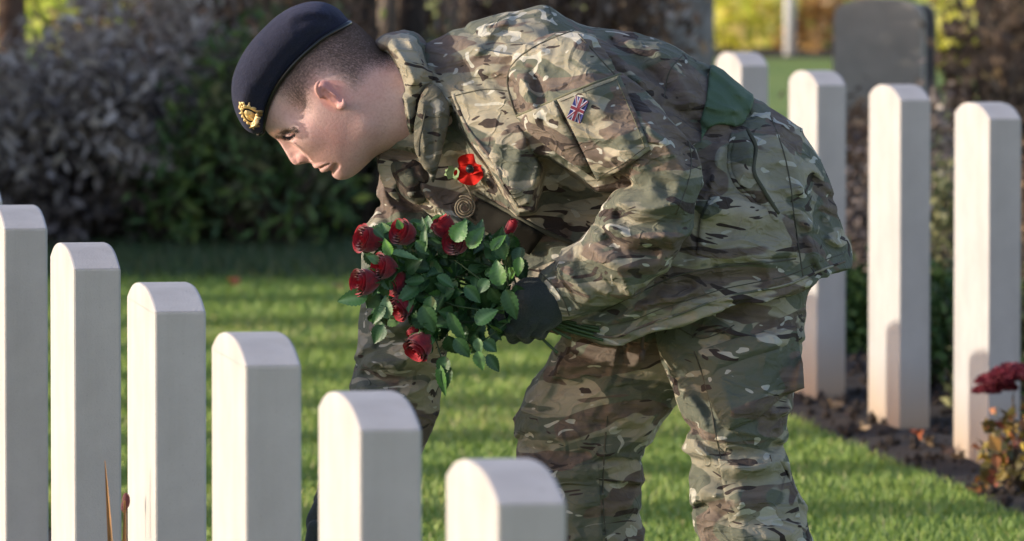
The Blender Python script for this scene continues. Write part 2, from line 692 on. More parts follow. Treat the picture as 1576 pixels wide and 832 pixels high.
# rows of headstones (direction d runs away from the camera and to the left)
TH = math.atan(0.155)
D = Vector((-math.sin(TH), math.cos(TH), 0))        # along the row, away
N_ = Vector((math.cos(TH), math.sin(TH), 0))        # to the right
def soil_strip(name, p0, p1, w0, w1):
    """bed of bare earth: polygon strip with a ragged edge"""
    n = 140; V = []; Fc = []; m = 9
    for i in range(n):
        t = i / (n - 1)
        c = p0.lerp(p1, t)
        for j in range(m):
            s_ = j / (m - 1)
            off = w0 + (w1 - w0) * s_
            if j in (0, m - 1): off += random.uniform(-0.012, 0.012)
            z = 0.004 + (0.003 + 0.012 * random.random() if 0 < j < m - 1 else 0)
            p = c + N_ * off
            V.append((p.x, p.y, z))
    for i in range(n - 1):
        for j in range(m - 1):
            Fc.append((i * m + j, i * m + j + 1, (i + 1) * m + j + 1, (i + 1) * m + j))
    o = mesh_obj(name, V, Fc, M_SOIL)
    tag(o, kind='structure')
LROW = Wz(113, 414, 0.81); RROW = Wz(1385, 154, 0.81)
soil_strip('soil_bed', LROW - D * 5.5, LROW + D * 14.5, -0.17, 0.38)
soil_strip('soil_bed', RROW - D * 4.2, RROW + D * 7.5, -0.19, 0.75)

# ================================================================== headstones
def headstone_mesh():
    w, rise, h, t = 0.381, 0.03, 0.81, 0.076
    R = ((w / 2) ** 2 + rise ** 2) / (2 * rise)
    prof = [(0, -0.25), (0, 0)]
    a = math.asin(w / 2 / R)
    for i in range(29):
        q = -1 + 2 * i / 28
        q = math.sin(q * math.pi / 2)
        prof.append((w / 2 * (1 + q), h + rise * (1 - abs(q) ** 2.5)))
    prof += [(w, 0), (w, -0.25)]
    bm = bmesh.new()
    A = [bm.verts.new((0, y, z)) for y, z in prof]
    B = [bm.verts.new((t, y, z)) for y, z in prof]
    bm.faces.new(A); bm.faces.new(B[::-1])
    n = len(prof)
    for i in range(n):
        bm.faces.new((A[(i + 1) % n], A[i], B[i], B[(i + 1) % n]))
    bmesh.ops.recalc_face_normals(bm, faces=bm.faces)
    es = [e for e in bm.edges if (abs(e.verts[0].co.x - e.verts[1].co.x) < 1e-6 and e.verts[0].co.z > -0.2)
          or (abs(e.verts[0].co.x - e.verts[1].co.x) > 0.01 and abs(e.verts[0].co.z - h) < 1e-4)]
    bmesh.ops.bevel(bm, geom=es, offset=0.0035, segments=2, profile=0.6, affect='EDGES')
    me = bpy.data.meshes.new('headstone')
    bm.to_mesh(me); bm.free()
    me.materials.append(M_STONE.m)
    return me
HS = headstone_mesh()
def headstone(p, label, group, tilt=0.0, rz=0.0, first=False):
    o = bpy.data.objects.new('headstone', HS)
    COL.objects.link(o)
    o.location = (p.x, p.y, p.z - 0.81)
    o.rotation_euler = (0, tilt, TH + rz)
    tag(o, label, 'headstone', group)
    return o
left_labels = ['white headstone cut off by the left edge of the picture',
    'white headstone behind the thin orange blade leaf',
    'third white headstone from the left, right of the blade leaf',
    'white headstone with a grey stained lit face left of the gloved far hand',
    'white blurred headstone right under the red roses and the far sleeve',
    'nearest white headstone, low in front of the soldier\'s bent knee']
for (x, y), lb in zip([(6, 352), (113, 414), (238, 480), (377, 563), (553, 662), (765, 776)], left_labels):
    headstone(Wz(x, y, 0.81), lb, 'headstones of the near left row')
right_labels = ['white headstone farthest back, top just seen behind the soldier\'s belt',
    'white headstone right behind the soldier\'s jacket hem',
    'third headstone of the right row, square shadow low on its lit face',
    'white headstone beside the dark red sedum']
for (x, y), lb in zip([(1140, 101), (1257, 131), (1385, 154), (1522, 183)], right_labels):
    headstone(Wz(x, y, 0.81), lb, 'headstones of the far right row')
# the left row runs on beyond the left edge of the picture: its shadows lie across the lawn
for k in range(1, 11):
    y = 13.95 + 1.02 * k
    p = LROW + D * ((y - LROW.y) / D.y)
    headstone(p, 'white headstone of the left row beyond the picture edge', 'headstones beyond the left edge')

# ================================================================== lawn blades
def grass_blades():
    n = 210000
    Y = 1 / (1 / 16.2 - RNG.random(n) * (1 / 16.2 - 1 / 29.0))
    X = (RNG.random(n) * 1720 - 72 - 788) / F * Y
    m_ = 170000                       # thinner cover either side of the view
    Y2 = 8 + RNG.random(m_) * 19; X2 = -4.5 + RNG.random(m_) * 10
    k_ = (np.abs(X2 / Y2) > 0.0655) | (Y2 < 16.2)
    X = np.concatenate([X, X2[k_]]); Y = np.concatenate([Y, Y2[k_]]); n = len(X)
    # leave the beds free
    def bed(row, a, b):
        t = (Y - row.y) / D.y
        cx = row.x + D.x * t
        return (X > cx + a) & (X < cx + b)
    keep = ~(bed(LROW, -0.16, 0.37) | (bed(RROW, -0.18 , 0.72) & (Y < RROW.y + 7.2)))
    X, Y = X[keep], Y[keep]; n = len(X)
    h = 0.012 + 0.016 * RNG.random(n)
    tuft = vnoise(X, Y, X * 0, 2.2)
    h *= 1 + 0.35 * tuft
    a = RNG.random(n) * 6.283
    w = 0.0022 + 0.0016 * RNG.random(n)
    dx, dy = np.cos(a) * w, np.sin(a) * w
    lx = RNG.normal(0, 0.011, n); ly = RNG.normal(0, 0.011, n)
    V = np.zeros((n, 3, 3))
    V[:, 0] = np.stack([X - dx, Y - dy, np.zeros(n)], 1)
    V[:, 1] = np.stack([X + dx, Y + dy, np.zeros(n)], 1)
    V[:, 2] = np.stack([X + lx, Y + ly, h], 1)
    t = MT('grass_blade')
    col = t.ramp(t.attr('rnd'), [(0.0, (0.145, 0.24, 0.04)), (0.5, (0.23, 0.345, 0.06)), (0.85, (0.35, 0.43, 0.085)), (1.0, (0.50, 0.45, 0.20))])
    t.set(Base_Color=col, Roughness=0.55)
    o = mesh_obj('grass', V.reshape(-1, 3), np.arange(3 * n).reshape(-1, 3), t, smooth=False)
    at = o.data.attributes.new('rnd', 'FLOAT', 'POINT')
    r = np.clip(RNG.random(n) * 0.75 + 0.2 * vnoise(X, Y, X * 0, 0.9) + 0.15, 0, 1)
    r = np.where(RNG.random(n) > 0.97, 1.0, r)
    at.data.foreach_set('value', np.repeat(r, 3).astype(np.float32))
    tag(o, kind='stuff')
    o['label'] = 'short mown green grass between the rows'
grass_blades()
def shade_toned_rough_grass():
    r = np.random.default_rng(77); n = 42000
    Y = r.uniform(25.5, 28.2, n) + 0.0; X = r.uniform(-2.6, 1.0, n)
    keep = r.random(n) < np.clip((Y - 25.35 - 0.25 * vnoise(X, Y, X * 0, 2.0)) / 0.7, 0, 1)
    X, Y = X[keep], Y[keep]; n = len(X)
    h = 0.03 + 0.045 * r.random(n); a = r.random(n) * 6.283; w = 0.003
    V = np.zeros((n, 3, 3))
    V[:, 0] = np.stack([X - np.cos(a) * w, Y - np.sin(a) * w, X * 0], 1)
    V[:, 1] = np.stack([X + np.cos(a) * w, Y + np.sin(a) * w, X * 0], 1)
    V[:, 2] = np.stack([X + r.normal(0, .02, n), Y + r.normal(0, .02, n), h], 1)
    t = MT('shade_toned_rough_blade')  # the hedge's shade is put into the dark colour of this uncut grass
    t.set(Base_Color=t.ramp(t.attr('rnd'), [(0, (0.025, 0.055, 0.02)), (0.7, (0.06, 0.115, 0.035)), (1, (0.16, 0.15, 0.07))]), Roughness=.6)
    o = mesh_obj('shade_toned_rough_grass', V.reshape(-1, 3), np.arange(3 * n).reshape(-1, 3), t, smooth=False)
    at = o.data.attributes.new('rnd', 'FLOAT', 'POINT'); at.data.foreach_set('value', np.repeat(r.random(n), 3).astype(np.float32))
    tag(o, kind='stuff'); o['label'] = 'uncut grass coloured dark for shade at the foot of the shrubs'
shade_toned_rough_grass()

# ================================================================== bushes
def leaf_cloud(n, rx, ry, h, size, mode='dome', seed=0, stretch=2.0, droop=0.0, clump=0, shell=0.0):
    r = np.random.default_rng(seed)
    if clump:
        cc = r.normal(0, 1, (clump, 3)); cc /= np.linalg.norm(cc, axis=1)[:, None]
        cc *= (0.55 + 0.42 * r.random((clump, 1))) if not shell else (shell + 0.15 * r.random((clump, 1)))
        cc[:, 2] = np.abs(cc[:, 2])
        c = cc[r.integers(0, clump, n)] + r.normal(0, 0.15, (n, 3))
    else:
        c = r.normal(0, 1, (n, 3)); c /= np.linalg.norm(c, axis=1)[:, None]
        c *= (r.random((n, 1)) ** 0.4)
        c[:, 2] = np.abs(c[:, 2])
    P = c * np.array([rx, ry, h])
    P[:, 2] = np.maximum(P[:, 2], 0.0) + 0.01
    a = r.normal(0, 1, (n, 3)); a[:, 2] -= droop; a /= np.linalg.norm(a, axis=1)[:, None]
    b = np.cross(a, r.normal(0, 1, (n, 3))); b /= np.linalg.norm(b, axis=1)[:, None]
    s = size * (0.6 + 0.8 * r.random((n, 1)))
    cr = np.cross(a, b)
    V = np.zeros((n, 4, 3))
    V[:, 0] = P - a * s
    V[:, 1] = P - b * s / stretch + cr * s * 0.15
    V[:, 2] = P + a * s
    V[:, 3] = P + b * s / stretch + cr * s * 0.15
    return V.reshape(-1, 3), np.arange(4 * n).reshape(-1, 4), np.repeat(r.random(n), 4)

def set_rnd(o, r):
    at = o.data.attributes.new('rnd', 'FLOAT', 'POINT')
    at.data.foreach_set('value', r.astype(np.float32))

PAL = {
 'dark': m_leafy('dark_leaves', [(0, (0.06, 0.065, 0.035)), (0.6, (0.16, 0.18, 0.085)), (1, (0.34, 0.34, 0.15))], trans=.3),
 'grey': m_leafy('grey_seed_heads', [(0, (0.22, 0.175, 0.14)), (0.5, (0.46, 0.385, 0.32)), (1, (0.70, 0.61, 0.53))], 0.9),
 'brown': m_leafy('brown_leaves', [(0, (0.07, 0.048, 0.035)), (0.7, (0.23, 0.155, 0.105)), (1, (0.46, 0.31, 0.19))], 0.8, .3),
 'green': m_leafy('green_leaves', [(0, (0.035, 0.07, 0.02)), (0.6, (0.09, 0.17, 0.04)), (1, (0.20, 0.27, 0.06))]),
 'yellow': m_leafy('yellow_leaves', [(0, (0.50, 0.55, 0.08)), (0.45, (0.80, 0.76, 0.12)), (0.85, (0.95, 0.90, 0.35)), (1, (0.92, 0.70, 0.30))], trans=.5),
 'lime': m_leafy('lime_leaves', [(0, (0.22, 0.34, 0.05)), (0.5, (0.55, 0.66, 0.10)), (1, (0.88, 0.88, 0.25))], trans=.5),
 'orange': m_leafy('orange_leaves', [(0, (0.35, 0.20, 0.08)), (0.6, (0.70, 0.42, 0.14)), (1, (0.90, 0.68, 0.40))], trans=.35),
 'purple': m_leafy('purplish_leaves', [(0, (0.08, 0.064, 0.055)), (0.7, (0.23, 0.185, 0.16)), (1, (0.40, 0.34, 0.30))], 0.8),
}
def stems(n, rx, ry, h, r0, seed):
    rr = random.Random(seed)
    m = MB()
    for i in range(n):
        a = rr.uniform(0, 6.28); q = rr.random() ** 0.5
        ex, ey = rx * q * math.cos(a), ry * q * math.sin(a)
        hh = h * rr.uniform(0.6, 1.0) * (1 - 0.35 * q * q)
        m.tube([(ex * 0.15, ey * 0.15, -0.05), (ex * 0.5 + rr.uniform(-.03, .03), ey * 0.5, hh * 0.5), (ex, ey, hh)], [r0, r0 * 0.7, r0 * 0.25], 5)
    return m
def bush(name, label, group, loc, rx, ry, h, n, size, pal, seed, clump=14, heads=None, nst=60, stretch=2.0, r0=0.008, cat='shrub'):
    e = empty(name, loc)
    tag(e, label, cat, group)
    V, Fc, r = leaf_cloud(n, rx, ry, h, size, seed=seed, clump=clump, stretch=stretch)
    few = heads is not None and heads[1] < 900
    nf = len(Fc)
    if few:
        V2, F2, r2 = leaf_cloud(heads[1], rx * 1.02, ry * 1.02, h * 1.05, heads[2], seed=seed + 50, clump=40, stretch=2.6)
        Fc = np.concatenate([Fc, F2 + len(V)]); V = np.concatenate([V, V2]); r = np.concatenate([r, r2])
    f = mesh_obj('foliage', V, Fc, [PAL[pal], PAL[heads[0]]] if few else PAL[pal], e, smooth=False); set_rnd(f, r)
    if few:
        f.data.polygons.foreach_set('material_index', [0] * nf + [1] * (len(Fc) - nf))
    stems(nst, rx, ry, h, r0, seed).build('stem', M_TWIG, e)
    if heads and not few:
        hp, hn, hs = heads
        V, Fc, r = leaf_cloud(hn, rx * 1.02, ry * 1.02, h * 1.05, hs, seed=seed + 50, clump=60, stretch=3.2, shell=.88)
        k = V.reshape(-1, 4, 3)[:, :, 2].mean(1) > h * (0.45 if hp == 'grey' else .1)
        V = V.reshape(-1, 4, 3)[k].reshape(-1, 3); r = r.reshape(-1, 4)[k].ravel()
        g = mesh_obj('seed_heads' if hp == 'grey' else 'leaf_cluster', V, np.arange(len(V)).reshape(-1, 4), PAL[hp], e, smooth=False); set_rnd(g, r)
    return e
G1 = 'dark shrubs along the hedge behind the lawn'
def gx(px, Y): return (px - CX) / F * Y / cp
spec = [
 # px, Y, rx, h, pal, heads, label
 (20, 27.6, 0.42, 0.60, 'purple', ('grey', 2800, 0.034), 'low dark shrub with grey seed heads at the foot of the wooden post'),
 (130, 27.2, 0.40, 0.60, 'purple', ('grey', 2800, 0.036), 'pale grey fluffy shrub under the bright gap at top left'),
 (250, 27.5, 0.42, 0.85, 'purple', ('grey', 2600, 0.034), 'greyish mauve fluffy shrub between bright gap and beret'),
 (330, 28.2, 0.45, 1.15, 'brown', ('orange', 60, 0.018), 'tall brown shrub with a few orange leaves behind the beret badge'),
 (190, 29.0, 0.42, 1.05, 'brown', ('orange', 60, 0.02), 'dark brown twiggy shrub rising beside the bright gap'),
 (400, 27.0, 0.36, 0.62, 'dark', ('green', 1300, 0.034), 'dark green leafy shrub below the soldier\'s face'),
 (520, 27.4, 0.42, 0.70, 'dark', ('lime', 160, 0.03), 'blackish green shrub under the soldier\'s chin'),
 (450, 28.6, 0.45, 1.20, 'brown', ('brown', 300, 0.02), 'blackish brown shrub behind the peak of the beret'),
]
for i, (px, Y, rx, h, pal, heads, lb) in enumerate(spec):
    bush('shrub', lb, G1, (gx(px, Y), Y, 0), rx, 0.40, h, 2100, 0.030, pal, 100 + i, heads=heads)
bush('shrub', 'dark shrub low between the near roses and the tree trunks', G1, (gx(660, 27.6), 27.6, 0), 0.5, 0.4, 0.62, 3600, 0.026, 'dark', 130)
bush('shrub', 'brown shrub glimpsed over the bent back', G1, (gx(860, 28.3), 28.3, 0), 0.55, 0.4, 1.25, 4200, 0.028, 'brown', 131, heads=('grey', 500, 0.02))
# row of slim trunks behind the collar and back
def tree(name, label, group, loc, h, r, seed, lean=(0, 0), crown=None, bark=M_BARK, low=2.2):
    rr = random.Random(seed)
    e = empty(name, loc); tag(e, label, 'tree', group)
    m = MB()
    pts = []; rad = []
    for i in range(12):
        t = i / 11
        pts.append((lean[0] * t * h + rr.uniform(-1, 1) * r * 0.5, lean[1] * t * h + rr.uniform(-1, 1) * r * 0.5, -0.1 + t * h))
        rad.append(r * (1.35 - 0.25 * min(1, t * 8)) * (1 - 0.75 * t))
    m.tube(pts, rad, 12)
    m.build('trunk', bark, e)
    lm = MB(); tips = []
    for i in range(9):
        t = rr.uniform(0.35, 0.95); k = int(t * 11)
        p = Vector(pts[k]); a = rr.uniform(0, 6.28); L = h * rr.uniform(0.18, 0.32)
        d = Vector((math.cos(a), math.sin(a), rr.uniform(0.3, 0.9)))
        q = p + d * L
        lm.tube([p, p + d * L * 0.5 + Vector((0, 0, rr.uniform(-.1, .1))), q], [rad[k] * 0.6, rad[k] * 0.35, rad[k] * 0.12], 6)
        tips.append(q)
    lm.build('limb', bark, e)
    if crown:
        pal, n, size = crown
        r2 = np.random.default_rng(seed)
        T = np.array([tuple(q) for q in tips + [Vector(pts[-1])]])
        P = T[r2.integers(0, len(T), n)] + r2.normal(0, h * 0.085, (n, 3))
        P = P[P[:, 2] > low]; n = len(P)
        a = r2.normal(0, 1, (n, 3)); a /= np.linalg.norm(a, axis=1)[:, None]
        b = np.cross(a, r2.normal(0, 1, (n, 3))); b /= np.linalg.norm(b, axis=1)[:, None]
        s = size * (0.6 + 0.8 * r2.random((n, 1)))
        V = np.stack([P - a * s, P - b * s * 0.5, P + a * s, P + b * s * 0.5], 1).reshape(-1, 3)
        f = mesh_obj('crown', V, np.arange(4 * n).reshape(-1, 4), PAL[pal], e, smooth=False)
        set_rnd(f, np.repeat(r2.random(n), 4))
    return e
M_PALE = m_bark('pale_bark', (0.10, 0.075, 0.06), (0.42, 0.34, 0.26))
for i, (px, Y, r) in enumerate([(560, 29.2, .05), (596, 29.8, .035), (640, 29.3, .055), (690, 30.0, .045), (735, 29.5, .05), (775, 30.1, .04), (925, 29.4, .05), (968, 29.9, .045)]):
    tree('slim_tree', ['slim dark trunk above the soldier\'s nape', 'thin pale barked trunk over the collar', 'dark trunk above the shoulder of the jacket',
        'brown trunk beside the raised back', 'blackish trunk over the highest part of the back', 'thin trunk next to the top of the back',
        'brown trunk above the lower back', 'slim trunk left of the bluish gravestone'][i], 'slim tree trunks behind the bent back',
        (gx(px, Y), Y, 0), 4.2, r, 300 + i, lean=(random.uniform(-.03, .03), 0), crown=('brown', 500, 0.05), bark=M_PALE if i % 2 else M_BARK, low=1.6)
bush('shrub', 'dense dark undergrowth between the slim trunks', G1, (gx(700, 30.8), 30.8, 0), 0.9, 0.45, 1.3, 5200, 0.035, 'brown', 140, clump=22)
bush('shrub', 'blackish undergrowth at the left behind the fluffy shrubs', G1, (gx(440, 30.2), 30.2, 0), 0.62, 0.45, 1.3, 4200, 0.035, 'brown', 141, clump=22)
# the hedge runs on to the left of the picture, tall enough to keep the low sun off the shrubs
for i in range(5):
    bush('hedge_bush', 'tall dark hedge bush outside the left edge', 'tall hedge beyond the left edge', (-3.3 - 1.15 * i, 26.35 + 0.3 * (i % 2) , 0), 0.85, 1.55, 2.7, 7000, 0.07, 'dark', 150 + i, clump=26, r0=0.02)

# wooden post, upper left
t_ = MT('weathered_wood')
n_ = t_.noise(t_.coord(scale=(30, 30, 2)), 1.5, 5, 0.6)
t_.set(Base_Color=t_.ramp(n_, [(0.3, (0.10, 0.055, 0.035)), (0.7, (0.26, 0.16, 0.10))]), Roughness=0.85)
t_.bump(n_, 0.6, 0.01)
m = MB(); m.tube([(0, 0, -0.1), (0.003, 0, 0.6), (0, 0, 1.2), (0.004, 0, 1.95), (0, 0, 2.0)], [0.052, 0.05, 0.05, 0.048, 0.03], 14)
o = m.build('wooden_post', t_); o.location = (gx(18, 28.4), 28.4, 0)
tag(o, 'brown round wooden post at the upper left corner', 'post')

# old gravestones in the distance
t_ = MT('old_stone')
n_ = t_.noise(t_.coord(), 9, 6, 0.7)
t_.set(Base_Color=t_.ramp(n_, [(0.3, (0.42, 0.37, 0.32)), (0.7, (0.58, 0.51, 0.44))]), Roughness=0.9); t_.bump(n_, 0.5, 0.01)
M_OLD = t_
t_ = MT('grey_granite')
n_ = t_.noise(t_.coord(scale=(22, 22, 4)), 1.0, 6, 0.7)
t_.set(Base_Color=t_.ramp(n_, [(0.3, (0.09, 0.095, 0.11)), (0.7, (0.40, 0.41, 0.45))]), Roughness=0.6)
M_GRN = t_
def gravestone(name, label, px, Y, w, h, th, rz, mat, shape='arch', base=True):
    e = empty(name, (gx(px, Y), Y, 0), rz); tag(e, label, 'gravestone', 'old gravestones beyond the lawn')
    prof = [(-w / 2, 0.0), (-w / 2, h * 0.86)]
    if shape == 'arch':
        for i in range(1, 16):
            a = math.pi * (1 - i / 16)
            prof.append((w / 2 * math.cos(a) * (0.98 + 0.02 * abs(math.cos(a))), h * 0.86 + h * 0.14 * math.sin(a) ** 0.6))
    else:
        prof += [(-w / 2 * 0.93, h * 0.95), (-w * 0.3, h), (w * 0.3, h), (w / 2 * 0.93, h * 0.95)]
    prof += [(w / 2, h * 0.86), (w / 2, 0.0)]
    bm = bmesh.new()
    A = [bm.verts.new((x, -th / 2, z)) for x, z in prof]; B = [bm.verts.new((x, th / 2, z)) for x, z in prof]
    bm.faces.new(A); bm.faces.new(B[::-1]); n = len(prof)
    for i in range(n): bm.faces.new((A[(i + 1) % n], A[i], B[i], B[(i + 1) % n]))
    bmesh.ops.recalc_face_normals(bm, faces=bm.faces)
    bmesh.ops.bevel(bm, geom=[q for q in bm.edges if abs(q.verts[0].co.y - q.verts[1].co.y) < 1e-5], offset=0.006, segments=2, affect='EDGES')
    me = bpy.data.meshes.new('slab'); bm.to_mesh(me); bm.free(); me.materials.append(mat.m)
    o = bpy.data.objects.new('slab', me); COL.objects.link(o); o.parent = e; o.location = (0, 0, 0.08)
    bm = bmesh.new(); bmesh.ops.create_cube(bm, size=1)
    bmesh.ops.scale(bm, vec=(w * 1.25, th * 2.2, 0.12), verts=bm.verts)
    bmesh.ops.bevel(bm, geom=list(bm.edges), offset=0.01, segments=2, affect='EDGES')
    me = bpy.data.meshes.new('plinth'); bm.to_mesh(me); bm.free(); me.materials.append(mat.m)
    o = bpy.data.objects.new('plinth', me); COL.objects.link(o); o.parent = e; o.location = (0, 0, 0.022)
gravestone('gravestone', 'brownish grey round topped old gravestone above the middle of the right row', 1352, 31.0, 0.345, 0.665, 0.08, math.radians(-12), M_OLD)
t_ = MT('old_stone_dark_side'); t_.set(Base_Color=t_.mix(t_.noise(t_.coord(), 40, 3), (0.02, 0.024, 0.032), (0.05, 0.055, 0.07)), Roughness=0.3)
gravestone('gravestone', 'added dark polished slab standing in for the dark side of the brownish grey gravestone', 1411, 31.9, 0.15, 0.615, 0.16, math.radians(-5), t_, 'flat')  # added slab, stands in for the dark side of the old gravestone
gravestone('gravestone', 'bluish grey gravestone just above the soldier\'s lower back', 1035, 33.0, 0.33, 0.70, 0.08, math.radians(8), M_GRN, 'flat')
gravestone('gravestone', 'tiny pale gravestone glimpsed beside the top of the beret', 428, 36.5, 0.16, 0.63, 0.08, 0.1, M_STONE)
# slim white post in the sunlit part
m = MB(); m.tube([(0, 0, -0.1), (0, 0, 0.9), (0, 0, 0.93)], [0.033, 0.033, 0.02], 12)
o = m.build('white_post', m_plain('white_paint', (0.75, 0.75, 0.74), 0.5)); o.location = (gx(1215, 46), 46, 0)
tag(o, 'slim white post standing before the yellow shrubs', 'post')
# sunlit low shrubs far back
G2 = 'sunlit yellow green shrubs far behind'
far = [(1115, 47, .45, .42, 'yellow'), (1165, 48, .40, .5, 'yellow'), (1250, 48.5, .42, .5, 'yellow'), (1290, 47, .35, .35, 'orange'), (1330, 50, .5, .6, 'lime'),
       (1455, 44, .26, .42, 'yellow'), (1490, 47, .36, .5, 'lime'), (1540, 45, .40, .5, 'yellow'), (1600, 47, .5, .5, 'lime'), (60, 50, .5, .4, 'lime'), (120, 51, .5, .5, 'yellow'), (190, 49, .5, .45, 'lime')]
flb = ['yellow shrub right of the bluish gravestone', 'bright yellow shrub left of the slim white post', 'yellow shrub right of the slim white post', 'orange tinted shrub touching the old gravestone',
       'lime shrub behind the old gravestone', 'bright yellow shrub right of the old gravestone', 'lime shrub left of the leaning tree', 'yellow shrub behind the leaning tree',
       'lime shrub at the right edge', 'lime shrub beside the wooden post', 'yellow shrub in the middle of the gap at top left', 'lime shrub at the right end of the gap at top left']
for i, ((px, Y, rx, h, pal), lb) in enumerate(zip(far, flb)):
    bush('far_shrub', lb, G2, (gx(px, Y), Y, 0), rx, 0.5, h, 300, 0.065, pal, 200 + i, nst=10)
# brown strip of earth under them
sheet('far_soil', 0.9, 12, 45.6, 47.2, 0.004, M_SOIL)
t = MT('leaf_strewn_lawn')
n1 = t.noise(t.coord(), 9, 5, .7)
t.set(Base_Color=t.ramp(n1, [(.35, (.22, .34, .06)), (.52, (.55, .52, .12)), (.7, (.80, .68, .25))]), Roughness=.9)
t.bump(n1, .8, .05)
sheet('leaf_strewn_lawn', -12, 14, 47.2, 75, 0.004, t)
# leaning dark tree at the right
tree('leaning_tree', 'dark leaning tree trunk in the upper right corner', None, (gx(1590, 30.5), 30.5, 0), 4.5, 0.10, 41, lean=(-0.16, 0), crown=('brown', 2600, 0.05), low=1.7)
bush('shrub', 'brown and orange leaved shrub under the leaning tree', G1, (gx(1560, 29.0), 29.0, 0), 0.32, 0.4, 0.95, 2400, 0.03, 'brown', 160, heads=('orange', 110, 0.022))
# dark planting behind the right row
G3 = 'dark bedding plants behind the right row of headstones'
for i, (px, Y, rx, h, pal, hd, lb) in enumerate([
    (1325, 22.3, .12, .30, 'green', None, 'small green leaved plant low between the second and third right headstones'),
    (1335, 24.2, .22, .52, 'purple', ('grey', 150, .015), 'dark purplish bush between the second and third right headstones'),
    (1320, 26.5, .30, .46, 'brown', None, 'brown bush below the old gravestone'),
    (1455, 20.9, .13, .34, 'green', None, 'green rose bush low between the last two headstones'),
    (1462, 22.8, .20, .50, 'dark', ('purple', 300, .018), 'blackish bush between the last two right headstones'),
    (1450, 25.4, .26, .55, 'purple', ('grey', 160, .016), 'purplish twiggy bush above the gap of the last two headstones'),
    (1590, 20.2, .18, .45, 'dark', ('green', 200, .018), 'dark green bush at the right edge behind the sedum'),
    (1580, 23.5, .30, .62, 'brown', None, 'brown bush at the right edge behind the last headstone'),
    (1250, 26.8, .34, .48, 'brown', None, 'brown bush behind the second right headstone'),
    (1200, 23.5, .20, .30, 'dark', None, 'low dark plant left of the second right headstone'),
    (1400, 27.5, .40, .36, 'brown', None, 'low brown bush at the plinth of the old gravestone')]):
    bush('bedding_plant', lb, G3, (gx(px, Y), Y, 0), rx, rx * 1.1, h, int(900 + 9000 * rx), 0.017, pal, 400 + i, heads=hd, nst=14, r0=0.004, cat='plant')

# ================================================================== small things in the bed
M_PETAL = m_leafy('sedum_heads', [(0, (0.10, 0.008, 0.020)), (0.6, (0.24, 0.020, 0.040)), (1, (0.38, 0.07, 0.09))], 0.7)
M_YL = m_leafy('yellowing_leaves', [(0, (0.05, 0.06, 0.02)), (0.35, (0.16, 0.12, 0.04)), (0.6, (0.50, 0.36, 0.06)), (0.8, (0.50, 0.20, 0.07)), (1, (0.22, 0.05, 0.04))], 0.6)
e = empty('sedum', (gx(1563, 17.95), 17.95, 0)); tag(e, 'dark red sedum with yellowing leaves at the right edge', 'plant')
r_ = np.random.default_rng(5)
V_ = []; R_ = []
for (cx_, cy_, cz_, rr_) in [(-.045, 0, .262, .030), (-.062, .02, .240, .022), (.085, .03, .27, .032), (-.005, -.03, .280, .036), (.04, .02, .272, .034), (.0, .05, .265, .032), (-.03, .04, .245, .026), (.07, -.02, .25, .03)]:
    n = 1000; rr_ = rr_ * 1.45
    P = r_.normal(0, 1, (n, 3)); P /= np.linalg.norm(P, axis=1)[:, None]; P[:, 2] = np.abs(P[:, 2]) * 0.55
    P = P * rr_ * (0.75 + 0.3 * r_.random((n, 1))) + np.array([cx_, cy_, cz_ - 0.012])
    a = r_.normal(0, 1, (n, 3)); a /= np.linalg.norm(a, axis=1)[:, None]
    b = np.cross(a, r_.normal(0, 1, (n, 3))); b /= np.linalg.norm(b, axis=1)[:, None]
    s = 0.0035
    V_.append(np.stack([P - a * s, P - b * s, P + a * s, P + b * s], 1).reshape(-1, 3)); R_.append(np.repeat(r_.random(n), 4))
V_ = np.concatenate(V_); f = mesh_obj('flower_heads', V_, np.arange(len(V_)).reshape(-1, 4), M_PETAL, e, False); set_rnd(f, np.concatenate(R_))
V_, Fc_, rr_ = leaf_cloud(210, 0.10, 0.09, 0.21, 0.019, seed=9, stretch=1.6)
f = mesh_obj('foliage', V_, [list(map(int, q)) for q in Fc_], M_YL, e, False); set_rnd(f, rr_)
stems(16, 0.06, 0.06, 0.25, 0.004, 3).build('stem', M_TWIG, e)

def blade_leaf(L, w, curl, seed=0):
    n = 18; V = []; Fc = []
    for i in range(n):
        t = i / (n - 1)
        z = L * t; x = curl * L * t * t
        ww = w * (0.75 + 0.25 * math.sin(3.1 * t)) * (1 - t ** 4) + 0.0004
        V += [(x - ww, 0.0012 * math.sin(9 * t), z), (x, 0.004 + 0.001 * math.sin(7 * t), z), (x + ww, -0.001, z)]
    for i in range(n - 1):
        a = i * 3
        Fc += [(a, a + 1, a + 4, a + 3), (a + 1, a + 2, a + 5, a + 4)]
    return V, Fc
t_ = MT('dying_blade')
n_ = t_.noise(t_.coord(scale=(60, 60, 6)), 1, 4)
t_.set(Base_Color=t_.ramp(n_, [(0.3, (0.12, 0.07, 0.02)), (0.55, (0.42, 0.20, 0.06)), (0.75, (0.30, 0.27, 0.08))]), Roughness=0.5)
M_BLADE = t_
pb = W(162, 708, 11.95)
e = empty('blade_plant', (pb.x + 0.02, 11.95, 0)); tag(e, 'thin dying orange blade leaves in front of the second headstone', 'plant')
for L, w, cu, dx, rz in [(pb.z, 0.0065, -0.035, 0.0, 0.1), (pb.z - 0.060, 0.0062, 0.010, 0.004, 0.5), (0.40, 0.006, -0.12, -0.02, -0.5), (0.36, 0.006, 0.15, 0.02, 1.2), (0.452, 0.004, -0.13, -0.02, 0.1)]:
    V_, Fc_ = blade_leaf(L, w, cu)
    o = mesh_obj('blade', V_, Fc_, M_BLADE, e); o.location = (dx, 0, 0); o.rotation_euler = (0, 0, rz)
pr = W(190, 772, 12.0)
